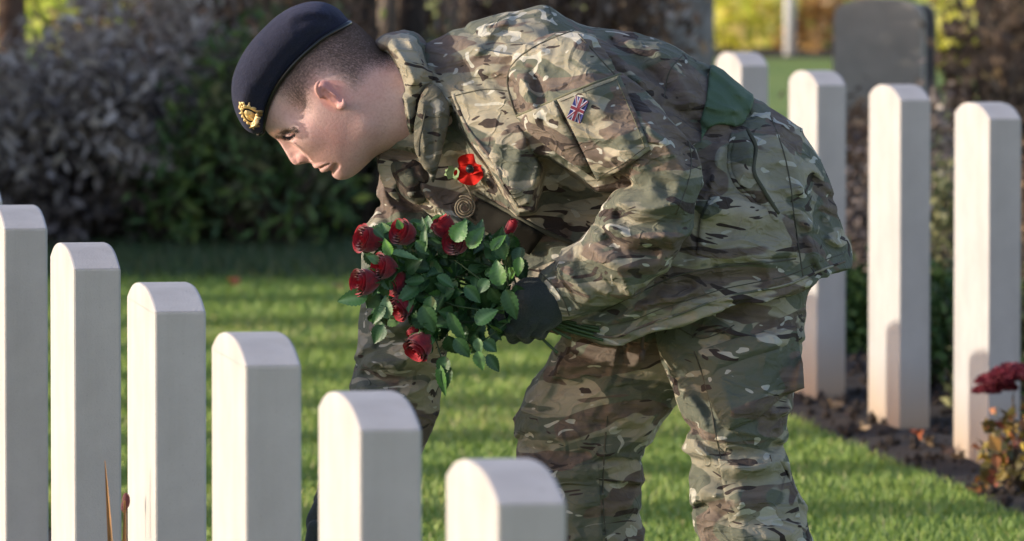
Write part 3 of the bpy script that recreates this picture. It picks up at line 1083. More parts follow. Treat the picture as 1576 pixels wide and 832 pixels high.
e = empty('withered_bloom', (pr.x + 0.003, 12.02, 0)); tag(e, 'withered dark red bloom peeping between the second and third headstones', 'flower')
m = MB(); m.tube([(0.0, 0, 0), (0.004, 0, 0.25), (0.0, 0, pr.z - 0.005)], 0.002, 6); m.build('stem', M_TWIG, e)
m = MB(); m.ellipsoid((0, 0, pr.z), (0.006, 0.007, 0.012)); m.ellipsoid((-0.003, 0, pr.z - 0.009), (0.005, 0.005, 0.009)); m.build('bloom', m_plain('withered_red', (0.10, 0.025, 0.03), 0.8), e)

# fallen leaves on the beds and lawn
M_FL = [m_plain('rust_leaf', (0.55, 0.14, 0.04), 0.6), m_plain('tan_leaf', (0.32, 0.22, 0.12), 0.7), m_plain('brown_leaf', (0.12, 0.075, 0.05), 0.8)]
def leaf_mesh(mat, L=0.03):
    V = [(0, 0, 0)]; n = 11
    for i in range(n):
        a = 2 * math.pi * i / n
        r = L * (1.0 if i % 2 == 0 else 0.62) * (0.8 + 0.3 * math.cos(a))
        V.append((r * math.cos(a), r * math.sin(a) * 0.7, 0.010 * math.cos(2 * a) + 0.004))
    me = bpy.data.meshes.new('fallen_leaf'); me.from_pydata(V, [], [(0, i + 1, (i + 1) % n + 1) for i in range(n)])
    me.materials.append(mat.m); return me
LM = [leaf_mesh(m_) for m_ in M_FL]
lf = [(1412, 668, 0, 1.1, 'bright rust fallen leaf on the soil between the last two headstones'), (1428, 680, 1, 1.0, 'tan fallen leaf beside the rust leaf'),
      (1310, 640, 2, 1.0, 'dark brown fallen leaf at the foot of the third right headstone'), (1330, 655, 1, 0.8, 'small tan fallen leaf left of the third right headstone'),
      (1455, 690, 2, 1.0, 'dark brown fallen leaf between rust leaf and sedum'), (1280, 620, 1, 0.9, 'tan fallen leaf close to the second right headstone'),
      (1545, 745, 2, 1.0, 'brown fallen leaf below the sedum'), (1480, 700, 1, 0.8, 'small tan fallen leaf by the last headstone'),
      (520, 441, 1, 1.2, 'tan fallen leaf at the shaded edge of the lawn'), (356, 433, 0, 1.1, 'rust fallen leaf under the shrubs at the lawn edge'),
      (905, 618, 1, 0.8, 'tan fallen leaf on the grass behind the knees')]
for (px, py, k, s_, lb) in lf:
    o = bpy.data.objects.new('fallen_leaf', LM[k]); COL.objects.link(o)
    p = Wz(px, py, 0.045 if px > 1200 else 0.02)
    o.location = p; o.scale = (s_, s_, s_); o.rotation_euler = (0.5 * random.random() + .3, 0.4 * random.random(), random.uniform(0, 6))
    tag(o, lb, 'leaf', 'fallen leaves')
# clods and pebbles make the bed read as broken earth (one mass)
n = 2600
r_ = np.random.default_rng(8)
t0 = r_.uniform(-4.2, 7.2, n); w0 = r_.uniform(-0.19, 0.7, n)
P = np.array([(RROW.x, RROW.y, 0)]) + t0[:, None] * np.array([tuple(D)]) + w0[:, None] * np.array([tuple(N_)])
P[:, 2] = 0.02
base = np.array([(1, 0, 0), (0, 1, 0), (-1, 0, 0), (0, -1, 0), (0, 0, 1), (0, 0, -1)], float)
bf = np.array([(0, 1, 4), (1, 2, 4), (2, 3, 4), (3, 0, 4), (1, 0, 5), (2, 1, 5), (3, 2, 5), (0, 3, 5)])
S_ = 0.004 + 0.014 * r_.random((n, 1, 1)) ** 2
V_ = P[:, None, :] + base[None] * S_ * (0.6 + 0.8 * r_.random((n, 6, 1)))
Fc_ = (bf[None] + 6 * np.arange(n)[:, None, None]).reshape(-1, 3)
o = mesh_obj('soil_clods', V_.reshape(-1, 3), Fc_, M_SOIL, smooth=False)
tag(o, kind='stuff'); o['label'] = 'dark crumbs of earth in the flower bed'
# ================================================================== the soldier
YP = 13.08
def PW(px, py, dy=0.0):
    return W(px, py, YP + dy)

# ---- cloth
def m_camo(name, rot=0.25, seed=(0, 0, 0), dark=1.0):
    t = MT(name)
    c = t.coord(scale=(1, 1, 1), rot=(0, rot, 0), loc=seed)
    def lay(scale, st, dist, det=2, off=(0, 0, 0)):
        return t.noise(t.coord(scale=st, rot=(0, rot, 0), loc=tuple(a + b for a, b in zip(seed, off))), scale, det, 0.5, dist)
    g0 = lay(7, (0.8, 0.7, 1.5), 0.6)
    base = t.mix(t.step(g0, 0.38, 0.60), (0.38, 0.342, 0.255), (0.255, 0.243, 0.182))
    a = lay(7.2, (0.6, 0.7, 1.35), 1.1, 2, (3, 1, 2))
    soft = lay(26, (0.5, 0.7, 2.0), 0.6, 3, (1, 5, 2))
    aa = t.math('ADD', a, t.math('MULTIPLY', t.math('SUBTRACT', soft, 0.5), 0.10))
    col = t.mix(t.step(aa, 0.515, 0.529), base, (0.128, 0.137, 0.103))
    b = lay(7.4, (0.55, 0.7, 1.45), 1.3, 2, (7, 4, 9))
    col = t.mix(t.step(b, 0.540, 0.554), col, t.mix(t.step(soft, 0.40, 0.60), (0.128, 0.100, 0.082), (0.182, 0.145, 0.115)))
    d = lay(13, (0.55, 0.8, 1.7), 1.8, 2, (11, 2, 5))
    col = t.mix(t.step(d, 0.612, 0.624), col, (0.055, 0.043, 0.038))
    w = lay(23, (0.75, 0.8, 1.5), 1.2, 1, (5, 8, 1))
    col = t.mix(t.step(w, 0.660, 0.672), col, (0.46, 0.45, 0.38))
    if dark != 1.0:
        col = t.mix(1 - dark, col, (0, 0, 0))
    # fabric weave + fine rumple as bump
    wv = t.noise(t.coord(), 900, 2, 0.6)
    ru = t.noise(t.coord(scale=(1, 1, 1.6), rot=(0, rot, 0)), 34, 4, 0.62, 0.5)
    ru2 = t.noise(t.coord(scale=(0.6, 1, 2.2), rot=(0, rot + 0.6, 0)), 14, 3, 0.5, 0.8)
    h = t.math('ADD', t.math('MULTIPLY', ru, 0.5), t.math('ADD', t.math('MULTIPLY', wv, 0.035), t.math('MULTIPLY', ru2, 0.7)))
    def crease(sc_, off, wd):
        n_ = t.noise(t.coord(scale=(0.75, 1, 1.35), rot=(0, rot + 0.35, 0), loc=off), sc_, 2, 0.45, 0.7)
        return t.step(t.math('ABSOLUTE', t.math('SUBTRACT', n_, 0.5)), 0.0, wd, True)
    h = t.math('ADD', h, t.math('ADD', t.math('MULTIPLY', crease(8.5, (3.3, 1, 2), 0.05), 0.55), t.math('MULTIPLY', crease(19, (1.3, 4, 7), 0.06), 0.22)))
    t.set(Base_Color=col, Roughness=0.9, Sheen_Weight=0.05, Specular_IOR_Level=0.15)
    t.bump(h, 0.6, 0.013)
    return t
M_CAMO = m_camo('camouflage_jacket', 0.35)
M_CAMO2 = m_camo('camouflage_trousers', 0.15, (4.2, 1.1, 0.7))
M_CAMO3 = m_camo('camouflage_pocket', -0.9, (1.2, 3.1, 2.7))
M_LINING = m_plain('olive_lining', (0.075, 0.075, 0.05), 0.9)
M_SEAM = m_plain('seam_thread', (0.085, 0.08, 0.058), 0.9)
M_STITCH = m_plain('hem_edge', (0.15, 0.15, 0.09), 0.9)

# ------------------------------------------------------------------ body: one continuous figure, mostly under the clothes
def axis(segs):
    out = [segs[0][0]]
    for a, b, h in segs:
        n = max(1, int(round((b - a) / h)))
        out += list(np.linspace(a, b, n + 1)[1:])
    return np.array(out, np.float64)
x0 = PW(405, 0).x; x1 = PW(640, 0).x
z0 = PW(0, 285).z; z1 = PW(0, 10).z
bx = axis([(PW(330, 0).x - .12, x0, .012), (x0, x1, .0016), (x1, PW(1330, 0).x, .011)])
bz = axis([(-0.02, z0, .011), (z0, z1, .0016), (z1, z1 + .03, .006)])
by = axis([(-.34, -.095, .009), (-.095, .095, .0018), (.095, .36, .010)]) + YP
BX, BZ, BY = bx[:, None, None], bz[None, :, None], by[None, None, :]
head_pts = [(592,84),(575,66),(556,47),(539,33),(515,21),(490,17),(460,24),(430,44),(408,75),(397,110),(394,145),(399,175),(407,195),(415,205.5),(421,209.5),
  (425.5,212),(429,215),(433,220),(437,227),(441,234.5),(445.5,243),(449,249),(453,253.2),(458,253.8),(463,251.2),(468,250.3),(474,248.5),(478.5,248),(481.5,250.5),
  (484,254),(488,256.5),(491.5,257.3),(493.5,258.6),(494.5,261),(498,263.3),(503,263.3),(507,262.2),(510,263.5),(513,267.5),(518,271.5),(526,274.8),(534,273.6),(543,269.5),
  (553,262),(565,250),(578,238),(600,230),(632,222),(665,222),(700,205),(700,150),(670,95),(640,78),(612,80)]
HEAD = Inflate(bx, bz, head_pts, YP, [(500, 150, 0.0)], k=1.0, n=2, power=0.84, R=0.05)
hw_max = math.sqrt(HEAD.u.max())
HEAD.k = 0.077 / math.sqrt(float(HEAD.samp(HEAD.u, np.array(PW(475,110).x), np.array(PW(475,110).z))))
# the nose is narrow: hold the half width down over its outline
XXh, ZZh = np.meshgrid(bx, bz, indexing='ij')
nose = smooth_poly([(PW(a, b).x, PW(a, b).z) for a, b in [(420,214),(434,230),(444,250),(452,262),(468,258),(479,249),(477,241),(470,233),(461,224),(452,216),(443,209),(434,206)]], 3)
nd = poly_sdf(nose, XXh, ZZh)
sN = np.clip((nd + .0012) / .0055, 0, 1); sN = sN * sN * (3 - 2 * sN)
num = 0; den = 0
for a, b, w_ in [(432, 215, .0075), (440, 226, .0080), (448, 240, .0098), (455, 248, .0110), (463, 245, .0150), (470, 245, .0165)]:
    q = PW(a, b); wt = 1 / ((XXh - q.x) ** 2 + (ZZh - q.z) ** 2 + 4e-6) ** 1.5
    num = num + wt * w_; den = den + wt
wn = (num / den / HEAD.k) ** 2
Un = np.where(HEAD.U > 0, HEAD.U * wn / (HEAD.U + wn) * 1.35, HEAD.U)
HEAD.U = np.where(HEAD.U > 0, HEAD.U * (1 - sN) + np.minimum(Un, HEAD.U) * sN, HEAD.U)
gxx, gzz = np.gradient(HEAD.U, bx, bz)
HEAD.G = np.minimum(np.hypot(gxx, gzz), .6)
g = HEAD.field(by)
def P3(px, py, y): return PW(px, py, y)
def sph(px, py, y, r, sc_=(1, 1, 1)):
    p = P3(px, py, y)
    return (np.sqrt(((BX - p.x) / sc_[0]) ** 2 + ((BY - p.y) / sc_[1]) ** 2 + ((BZ - p.z) / sc_[2]) ** 2) - r).astype(np.float32)
def cap(a, b, r0, r1=None, fl=1.0, X=None, Yy=None, Z=None):
    X = BX if X is None else X; Yy = BY if Yy is None else Yy; Z = BZ if Z is None else Z
    r1 = r0 if r1 is None else r1
    e = Vector(b) - Vector(a); L = e.length_squared + 1e-12
    t = np.clip(((X - a[0]) * e.x + (Yy - a[1]) * e.y + (Z - a[2]) * e.z) / L, 0, 1)
    d = np.sqrt((X - a[0] - t * e.x) ** 2 + ((Yy - a[1] - t * e.y) / fl) ** 2 + (Z - a[2] - t * e.z) ** 2)
    return (d - (r0 + (r1 - r0) * t)).astype(np.float32)
def local(box):
    """evaluate only inside a box of the grid"""
    (px0, px1), (py0, py1) = box
    i0, i1 = np.searchsorted(bx, [PW(px0, 0).x, PW(px1, 0).x]); j0, j1 = np.searchsorted(bz, [PW(0, py1).z, PW(0, py0).z])
    return slice(i0, i1), slice(j0, j1)
hf = HEAD.half
def along(gl, pts, off, r0, r1, sign, k):
    P = smooth_poly(pts, 3, closed=False); n = len(P); prev = None
    for i, (a, b) in enumerate(P):
        q = P3(a, b, SG * (hf(a, b)[0] + off)); r = r0 + (r1 - r0) * i / (n - 1)
        if prev is not None:
            c_ = cap(prev[0], q, prev[1], r)
            gl = smin(gl, c_, k) if sign > 0 else smax(gl, -c_, k)
        prev = (q, r)
    return gl
# face modelling, both sides
fi = local(((400, 600), (100, 284)))
gl = g[fi]
BXs, BZs = BX, BZ
BX, BZ = bx[fi[0]][:, None, None], bz[fi[1]][None, :, None]
for sg in (-1, 1):
    SG = sg
    w_e, _ = hf(447, 208)
    # eye socket, brow, eyeball with lid
    gl = smax(gl, -sph(445, 207.5, sg * (w_e + 0.003), 0.0150, (1.05, 0.9, 0.72)), 0.006)
    gl = smin(gl, cap(P3(423, 202, sg * 0.012), P3(453, 187, sg * (hf(453, 187)[0] - 0.004)), 0.0062, 0.0065), 0.007)
    gl = smin(gl, sph(449, 207.5, sg * (w_e - 0.0180), 0.0115), 0.003)
    # cheekbone and jaw
    gl = smin(gl, sph(478, 206, sg * (hf(478, 206)[0] - 0.0250), 0.024, (1.2, 0.9, 0.8)), 0.02)
    gl = smin(gl, cap(P3(529, 256, sg * 0.016), P3(562, 192, sg * 0.052), 0.010, 0.017), 0.022)
    # temple hollow
    gl = smax(gl, -sph(447, 172, sg * (hf(447, 172)[0] + 0.024), 0.025, (1.1, 1, 1.1)), 0.02)
    # nostril wing, nose-cheek fold
    gl = smin(gl, sph(465.5, 241.5, sg * 0.0120, 0.0082, (1.1, 0.9, 0.95)), 0.003)
    gl = smax(gl, -sph(467, 249.5, sg * 0.009, 0.0042, (1.3, 0.9, 0.9)), 0.003)
    gl = smin(gl, sph(523, 262, sg * 0.008, 0.0115), 0.010)
    gl = smax(gl, -cap(P3(473, 233, sg * 0.024), P3(479, 243, sg * 0.024), 0.0022, 0.003), 0.006)
    # lips
    gl = along(gl, [(485.5, 254.5), (490, 253.5), (496, 251), (503, 249)], -.0015, .0040, .0018, 1, .004)
    gl = along(gl, [(496.5, 260.5), (500, 258.5), (504, 256), (508, 253)], -.0018, .0046, .0020, 1, .004)
    gl = along(gl, [(490, 258.0), (493, 256.5), (497, 254.5), (502, 252.3), (507, 250.8)], .0002, .0024, .0010, -1, .0015)
    gl = along(gl, [(508, 265), (511, 262), (515, 258), (518, 254)], .0018, .0026, .0018, -1, .006)
    # ear: raised oval with helix rim, hollow and lobe
    w_r, _ = hf(510, 145)
    gl = smin(gl, cap(P3(497, 136, sg * (w_r + 0.0)), P3(522, 160, sg * (w_r + 0.001)), 0.0100, 0.0060, 0.9), 0.006)
    hel = [(493, 149, .003), (487.5, 139, .008), (488, 129, .0125), (496, 122.5, .0155), (507, 125.5, .017), (517, 135, .0175), (525, 146, .0165), (529, 156, .013), (528, 163, .010), (521, 164.5, .006)]
    hv = smooth_poly([tuple(P3(a, b, sg * (w_r + y_))) for a, b, y_ in hel], 3, closed=False)
    for a_, b_ in zip(hv[:-1], hv[1:]):
        gl = smin(gl, cap(a_, b_, 0.0029), 0.0018)
    gl = smin(gl, sph(525, 162.5, sg * (w_r + .008), .0052), .004)
    gl = smin(gl, cap(P3(500, 137, sg * (w_r + .0125)), P3(516, 147, sg * (w_r + .0115)), 0.0024, 0.0020), 0.003)
    gl = smax(gl, -cap(P3(500, 142, sg * (w_r + .011)), P3(515, 156, sg * (w_r + .010)), 0.0056, 0.0048), 0.003)
g[fi] = gl
BX, BZ = BXs, BZs
# hidden body: chest, arms, pelvis, legs, one figure joined smoothly
def capg(g, a, b, r0, r1=None, k=0.04, fl=1.0):
    lo = [min(a[i], b[i]) - 0.2 for i in range(3)]; hi = [max(a[i], b[i]) + 0.2 for i in range(3)]
    s0 = slice(*np.searchsorted(bx, [lo[0], hi[0]])); s1 = slice(*np.searchsorted(bz, [lo[2], hi[2]])); s2 = slice(*np.searchsorted(by, [lo[1], hi[1]]))
    q = g[s0, s1, s2]
    g[s0, s1, s2] = smin(q, cap(a, b, r0, r1, fl, bx[s0][:, None, None], by[s2][None, None, :], bz[s1][None, :, None]), k)
capg(g, P3(660, 150, 0), P3(760, 160, 0), 0.05, 0.055, fl=.8)
capg(g, P3(770, 130, 0), P3(960, 180, 0), 0.045, 0.07, fl=.8)
capg(g, P3(960, 220, 0), P3(1160, 300, 0), 0.085, 0.09, fl=1.1)
for sg, sh, el, wr, kn, an, hip, toe in [
    (-1, (860, 140, -.13), (1036, 280, -.265), (850, 455, -.20), (1135, 690, -.085), (1150, 1080, -.10), (1150, 380, -.035), (1060, 1128, -.12)),
    (1, (662, 330, .155), (624, 470, .10), (535, 740, .05), (880, 650, .12), (905, 1080, .12), (1090, 390, .09), (815, 1128, .12))]:
    capg(g, P3(*sh), P3(*el), .036, .030)
    capg(g, P3(*el), P3(*wr), .030, .020, .008)
    capg(g, P3(*wr), P3(wr[0] - 40 if sg < 0 else wr[0] - 14, wr[1] + 22, wr[2]), .018, .014, .01)
    capg(g, P3(*hip), P3(*kn), .052, .036)
    capg(g, P3(*kn), P3(*an), .036, .026)
    capg(g, P3(*an), P3(*toe), .028, .022, .02)
V_, Q_ = surface_nets(g[:, :, :], bx, bz, by)
V_ = lap_smooth(V_, Q_, 1, 0.4)
V_ = V_[:, [0, 2, 1]]; Q_ = Q_[:, ::-1]
base = PW(1000, 1120, 0); base.z = 0.0
t = MT('skin')
c = t.coord()
n1 = t.noise(c, 16, 4, 0.6); n2 = t.noise(c, 240, 3, 0.6)
blush = t.noise(c, 28, 3, 0.6)
sk = t.mix(t.step(n1, 0.35, 0.65), (0.68, 0.47, 0.43), (0.62, 0.39, 0.36))
sk = t.mix(t.math('MULTIPLY', t.step(n2, 0.42, 0.7), 0.38), sk, (0.46, 0.26, 0.22))
sk = t.mix(t.math('MULTIPLY', t.attr('red'), t.math('ADD', 0.35, t.math('MULTIPLY', blush, 0.6))), sk, (0.60, 0.22, 0.19))
sk = t.mix(t.math('MULTIPLY', t.attr('lip'), 0.75), sk, (0.48, 0.17, 0.15))
sk = t.mix(t.math('MULTIPLY', t.attr('stub'), t.step(n2, 0.15, 0.62)), sk, (0.125, 0.09, 0.08))
t.set(Base_Color=sk, Roughness=0.62, Specular_IOR_Level=0.3, Subsurface_Weight=0.12, Subsurface_Scale=0.012)
t.b.inputs['Subsurface Radius'].default_value = (1.0, 0.35, 0.2)
t.bump(t.math('ADD', n2, t.math('MULTIPLY', t.noise(c, 620, 3, 0.7), 0.6)), 0.32, 0.002)
M_SKIN = t
person = mesh_obj('person', V_ - np.array([base.x, base.y, 0]), Q_, M_SKIN)
person.location = (base.x, base.y, 0)
tag(person, 'soldier in camouflage and navy beret bending over the headstones with red roses', 'person')
BV_BODY = BVHTree.FromPolygons([Vector(v) for v in V_.tolist()], Q_.tolist())
# skin attributes: flushed areas, sunlight through the ears painted as red, lips, cropped hair
def pxy(V):
    """picture coordinates of points"""
    X, Y, Z = V[:, 0], V[:, 1], V[:, 2] - HC
    fw = Y * cp - Z * sp_; up = Y * sp_ + Z * cp
    return CX + F * X / fw, CY - F * up / fw
ax_, ay_ = pxy(V_)
def blob(cx, cy, rx, ry): return np.exp(-((ax_ - cx) / rx) ** 2 - ((ay_ - cy) / ry) ** 2)
red = 0.35 * blob(515, 225, 40, 30) + 0.5 * blob(456, 246, 10, 10) + 1.3 * blob(510, 142, 24, 26) * (np.abs(V_[:, 1] - YP) > 0.082) + 0.25 * blob(520, 195, 40, 30)
lip = np.clip(blob(488, 253, 6, 4) + blob(501, 259, 8, 5), 0, 1) * (np.abs(V_[:, 1] - YP) < .022)
hair_poly = smooth_poly([(380,190),(408,172),(424,150),(436,150),(448,158),(458,166),(470,170),(477,165),(478,150),(482,136),(487,120),(500,114),(516,118),(532,128),(545,136),(556,128),(566,112),(585,104),(610,100),(600,60),(540,10),(440,0),(370,100)], 3)
hd = poly_sdf(hair_poly, ax_[:, None], ay_[:, None])[:, 0]
stub = np.clip((hd + 9) / 24, 0, 1) * 0.72
head_only = (ax_ < 640) & (ay_ < 290)
for nm, arr in (('red', np.clip(red, 0, 1)), ('lip', lip), ('stub', stub)):
    at = person.data.attributes.new(nm, 'FLOAT', 'POINT')
    at.data.foreach_set('value', np.where(head_only, arr, 0).astype(np.float32))
# cropped hair: short strands standing on the scalp
def hair_strands():
    fa = Q_; cen = V_[fa].mean(1)
    cx_, cy_ = pxy(cen)
    d = poly_sdf(hair_poly, cx_[:, None], cy_[:, None])[:, 0]
    nrm = np.cross(V_[fa[:, 2]] - V_[fa[:, 0]], V_[fa[:, 3]] - V_[fa[:, 1]]); nrm /= np.linalg.norm(nrm, axis=1)[:, None] + 1e-12
    if (nrm[:, 1] * (cen[:, 1] - YP)).sum() < 0: nrm = -nrm
    ok = (d > -6) & (cx_ < 640) & (cy_ < 200)
    # keep off the ears
    ok &= ~((np.hypot(cx_ - 508, (cy_ - 143)) < 26) & (np.abs(cen[:, 1] - YP) > 0.079))
    I = np.where(ok)[0]
    dens = np.clip((d[I] + 6) / 26, 0.04, 1)
    r = np.random.default_rng(4)
    rep = r.poisson(dens * 3.2)
    I = np.repeat(I, rep); n = len(I)
    a, b = r.random((n, 1)), r.random((n, 1))
    q = V_[fa[I]]
    P = (q[:, 0] * (1 - a) + q[:, 1] * a) * (1 - b) + (q[:, 3] * (1 - a) + q[:, 2] * a) * b
    L = 0.0012 + 0.0035 * np.clip(d[I] / 45, 0, 1) + 0.0010 * r.random(n)
    down = np.array([0.45, 0, -0.35])
    dirv = nrm[I] * 0.55 + down + r.normal(0, 0.22, (n, 3)); dirv /= np.linalg.norm(dirv, axis=1)[:, None]
    side = np.cross(dirv, np.array([0, 1.0, 0.01])); side /= np.linalg.norm(side, axis=1)[:, None]
    w = 0.00012
    Vh = np.stack([P - side * w, P + side * w, P + dirv * L[:, None]], 1).reshape(-1, 3)
    o = mesh_obj('hair', Vh, np.arange(3 * n).reshape(-1, 3), m_plain('brown_hair', (0.15, 0.11, 0.095), 0.6), person, smooth=False, world=True)
hair_strands()
# brow and lashes, laid low and dense to darken the shaded eye socket
def strands_line(name, pts, n, L, dirv, spread, mat):
    P = smooth_poly(pts, 8, closed=False); m = MB()
    for i in range(n):
        q = P[random.randrange(len(P))] + np.array([random.gauss(0, spread[0]), random.gauss(0, spread[1])])
        h_, nn = hit(BV_BODY, *q)
        if h_ is None: continue
        d = (Vector(dirv) + Vector((random.gauss(0, .25), -0.25, random.gauss(0, .25)))).normalized() * L * random.uniform(.6, 1.2)
        s_ = Vector((d.z, 0, -d.x)).normalized() * 0.0003
        m.add([h_ - s_ + Vector((0, -.0003, 0)), h_ + s_ + Vector((0, -.0003, 0)), h_ + d + Vector((0, -.0008, 0))], [(0, 1, 2)])
    return m.build(name, mat, person, world=True)
M_BROW = m_plain('brow_hair', (0.085, 0.055, 0.042), 0.7)
strands_line('eyebrow', [(425, 208), (433, 204.5), (441, 201.5), (449, 200), (455, 203)], 850, 0.0060, (0.7, 0, 0.2), (1.6, 1.8), M_BROW)
strands_line('eyelash', [(436, 208), (441, 211), (447, 211), (453, 206.5)], 260, 0.006, (-0.35, -0.2, -0.9), (0.8, 1.3), m_plain('lash', (0.02, 0.014, 0.012), 0.6))

# ------------------------------------------------------------------ beret
hb = 0.0034
qx = np.arange(PW(345, 0).x, PW(560, 0).x, hb); qz = np.arange(PW(0, 222).z, PW(0, -14).z, hb); qy = np.arange(-.125, .125, hb) + YP
ber_pts = [(387,205),(376,197),(367,182),(360,163),(356.5,143),(358,121),(367,96),(383,69),(408,41),(433,20),(459,7),(484,1.8),(506,5.5),(522,15),(530,26),(539,35),
           (524,43),(509,50.5),(494,60),(480,71.5),(467,83),(454,96),(442,110),(430,126),(421,141),(414,156),(409,171),(406,186),(403,204),(396,207)]
BER = Inflate(qx, qz, ber_pts, YP, [(450, 100, 0)], k=1.0, n=3, power=0.80, R=0.04)
BER.k = 0.094 / math.sqrt(BER.u.max())
gb = BER.field(qy)
gb -= stroke_field(qx, qz, [([(395, 190), (378, 160), (385, 120)], 9, .003), ([(440, 28), (480, 16), (515, 24)], 6, .0035), ([(450, 40), (485, 27), (522, 32)], 6, -.003), ([(412, 130), (430, 85), (470, 50)], 16, .002)], YP)[:, :, None].astype(np.float32)
HB = Inflate(qx, qz, head_pts, YP, [(500, 150, 0.0)], k=HEAD.k, n=2, power=0.84, R=0.05)
gb = smin(gb, smax(HB.field(qy) - 0.007, np.repeat((-poly_sdf(BER.P, *np.meshgrid(qx, qz, indexing='ij')))[:, :, None], len(qy), 2).astype(np.float32), 0.003), 0.006)
V2, Q2 = surface_nets(gb, qx, qz, qy)
V2 = lap_smooth(V2, Q2, 3, 0.5)[:, [0, 2, 1]]; Q2 = Q2[:, ::-1]
t = MT('navy_wool')
n_ = t.noise(t.coord(), 330, 4, 0.75); n3 = t.noise(t.coord(), 26, 3)
t.set(Base_Color=t.mix(t.step(n_, 0.35, 0.7), (0.006, 0.0075, 0.021), (0.015, 0.018, 0.044)), Roughness=0.95, Sheen_Weight=0.15, Sheen_Roughness=0.4)
t.b.inputs['Sheen Tint'].default_value = (0.35, 0.38, 0.7, 1)
t.bump(t.math('ADD', n_, t.math('MULTIPLY', n3, 3.0)), 0.6, 0.006)
mesh_obj('beret', V2, Q2, t, person, world=True)
BV_BER = BVHTree.FromPolygons([Vector(v) for v in V2.tolist()], Q2.tolist())
# leather band along the rim, both sides of the head
rim = smooth_poly([(398,206),(403.5,203),(406.5,186),(409.5,171),(414.5,156),(421.5,141),(430.5,126),(442.5,110),(454.5,96),(467.5,83),(480.5,71.5),(494.5,60),(509.5,50.5),(524,43),(538,35)], 3, closed=False)
loop = []
for a, b in rim:
    loop.append((a, b, -1))
for a, b in rim[::-1][1:-1]:
    loop.append((a, b, 1))
pts = []
for a, b, sg in loop:
    w1, _ = HEAD.half(a + 1.5, b + 1.5)
    pts.append(PW(a, b, sg * (w1 + 0.006)))
m = MB(); m.tube(pts, 0.0042, 10, closed=True)
m.build('leather_band', m_plain('black_leather', (0.010, 0.010, 0.010), 0.28), person, world=True)
# gold badge
M_GOLD = MT('gold'); M_GOLD.set(Base_Color=(0.85, 0.62, 0.28), Metallic=0.35, Roughness=0.35)
h_, nn = hit(BV_BER, 384, 177)
nn = Vector((-0.35, -0.93, 0.08)).normalized()
bu = Vector((-0.58, 0, 0.81)); bu = (bu - nn * bu.dot(nn)).normalized()       # towards the crown of the badge (head's up)
bs = bu.cross(nn).normalized()
oB = h_ + nn * 0.003
def bp(u, v, w=0.0): return oB + bs * (u * 0.001) + bu * (v * 0.001) + nn * (w * 0.001)
m = MB()
ring = [bp(11.5 * math.cos(a), 14 * math.sin(a) - 1, 1.2) for a in [2 * math.pi * i / 28 for i in range(28)]]
m.tube(ring, 0.0019, 8, closed=True)
for i in range(16):                                   # wreath leaves
    a = math.pi * (-0.38 - 1.24 * 0) + 2 * math.pi * i / 16
    m.ellipsoid(bp(13.5 * math.cos(a), 16 * math.sin(a) - 1, 1.6), (.0030, .0030, .0022), u=8, v=5)
Mx = Matrix((bs, nn, bu)).transposed()
m.ellipsoid(bp(0, -1, 1.5), (.0075, .002, .009), u=14, v=8, M=Mx)
for u, v, r in [(0, 2, 3.4), (-3.5, -2, 2.6), (3.5, -2, 2.6), (0, -6, 2.6), (-2.5, 5, 2.0), (2.5, 5, 2.0)]:
    m.ellipsoid(bp(u, v, 3.2), (r * .001,) * 3, u=8, v=6)
m.tube([bp(-5.5, 14, 1.5), bp(5.5, 14, 1.5)], .0022, 8)
for u in (-6, 0, 6): m.ellipsoid(bp(u, 18.0 if u else 20, 1.5), (.0027,) * 3, u=8, v=6)
m.tube([bp(-6, 18, 1.5), bp(-4, 21, 1.5), bp(0, 20, 1.5), bp(4, 21, 1.5), bp(6, 18, 1.5)], .0013, 6)
m.tube([bp(0, 20, 1.5), bp(0, 25, 1.5)], .0010, 6); m.tube([bp(-2, 23.2, 1.5), bp(2, 23.2, 1.5)], .0010, 6)
for sg in (-1, 1):
    m.tube([bp(9 * sg, 9, 2), bp(15 * sg, 14, 1.5)], [.0016, .0008], 6); m.tube([bp(9 * sg, -9, 2), bp(15 * sg, -16, 1.5)], [.0016, .0008], 6)
    m.tube([bp(11 * sg, -13, 1.0), bp(6 * sg, -18.5, 1.4), bp(0, -17, 1.6)], .0022, 8)
m.tube([bp(-9, -17, 1.8), bp(0, -20, 2.2), bp(9, -17, 1.8)], .0026, 8)
bad = m.build('cap_badge', M_GOLD, person, world=True)
# lay the badge onto the curved wool
bm_inv = None
for v in bad.data.vertices:
    p = v.co
    q = oB + (p - oB) - nn * ((p - oB).dot(nn))
    r_h = BV_BER.ray_cast(q + nn * 0.03, -nn, 0.08)
    if r_h[0] is not None:
        v.co = r_h[0] + nn * (0.0012 + (p - oB).dot(nn))

# ------------------------------------------------------------------ jacket
def rand_strokes(n, box, ang, spread, L, wd, amp, seed):
    r = random.Random(seed); out = []
    for i in range(n):
        x, y = r.uniform(box[0], box[2]), r.uniform(box[1], box[3])
        a = math.radians(ang + r.gauss(0, spread)); l = L * r.uniform(.6, 1.4) / 2; b = r.uniform(-.18, .18) * l
        dx, dy = math.cos(a), math.sin(a)
        s_ = r.choice((1, 1, -1))
        out.append(([(x - dx * l, y - dy * l), (x - dy * b, y + dx * b), (x + dx * l, y + dy * l)], wd * r.uniform(.7, 1.4), s_ * amp * r.uniform(.6, 1.3)))
        if s_ > 0:      # a trough beside each ridge
            o_ = wd * 1.6
            out.append(([(x - dx * l - dy * o_, y - dy * l + dx * o_), (x - dy * (b + o_), y + dx * (b + o_)), (x + dx * l - dy * o_, y + dy * l + dx * o_)], wd, -amp * .8))
    return out
hj = 0.0036
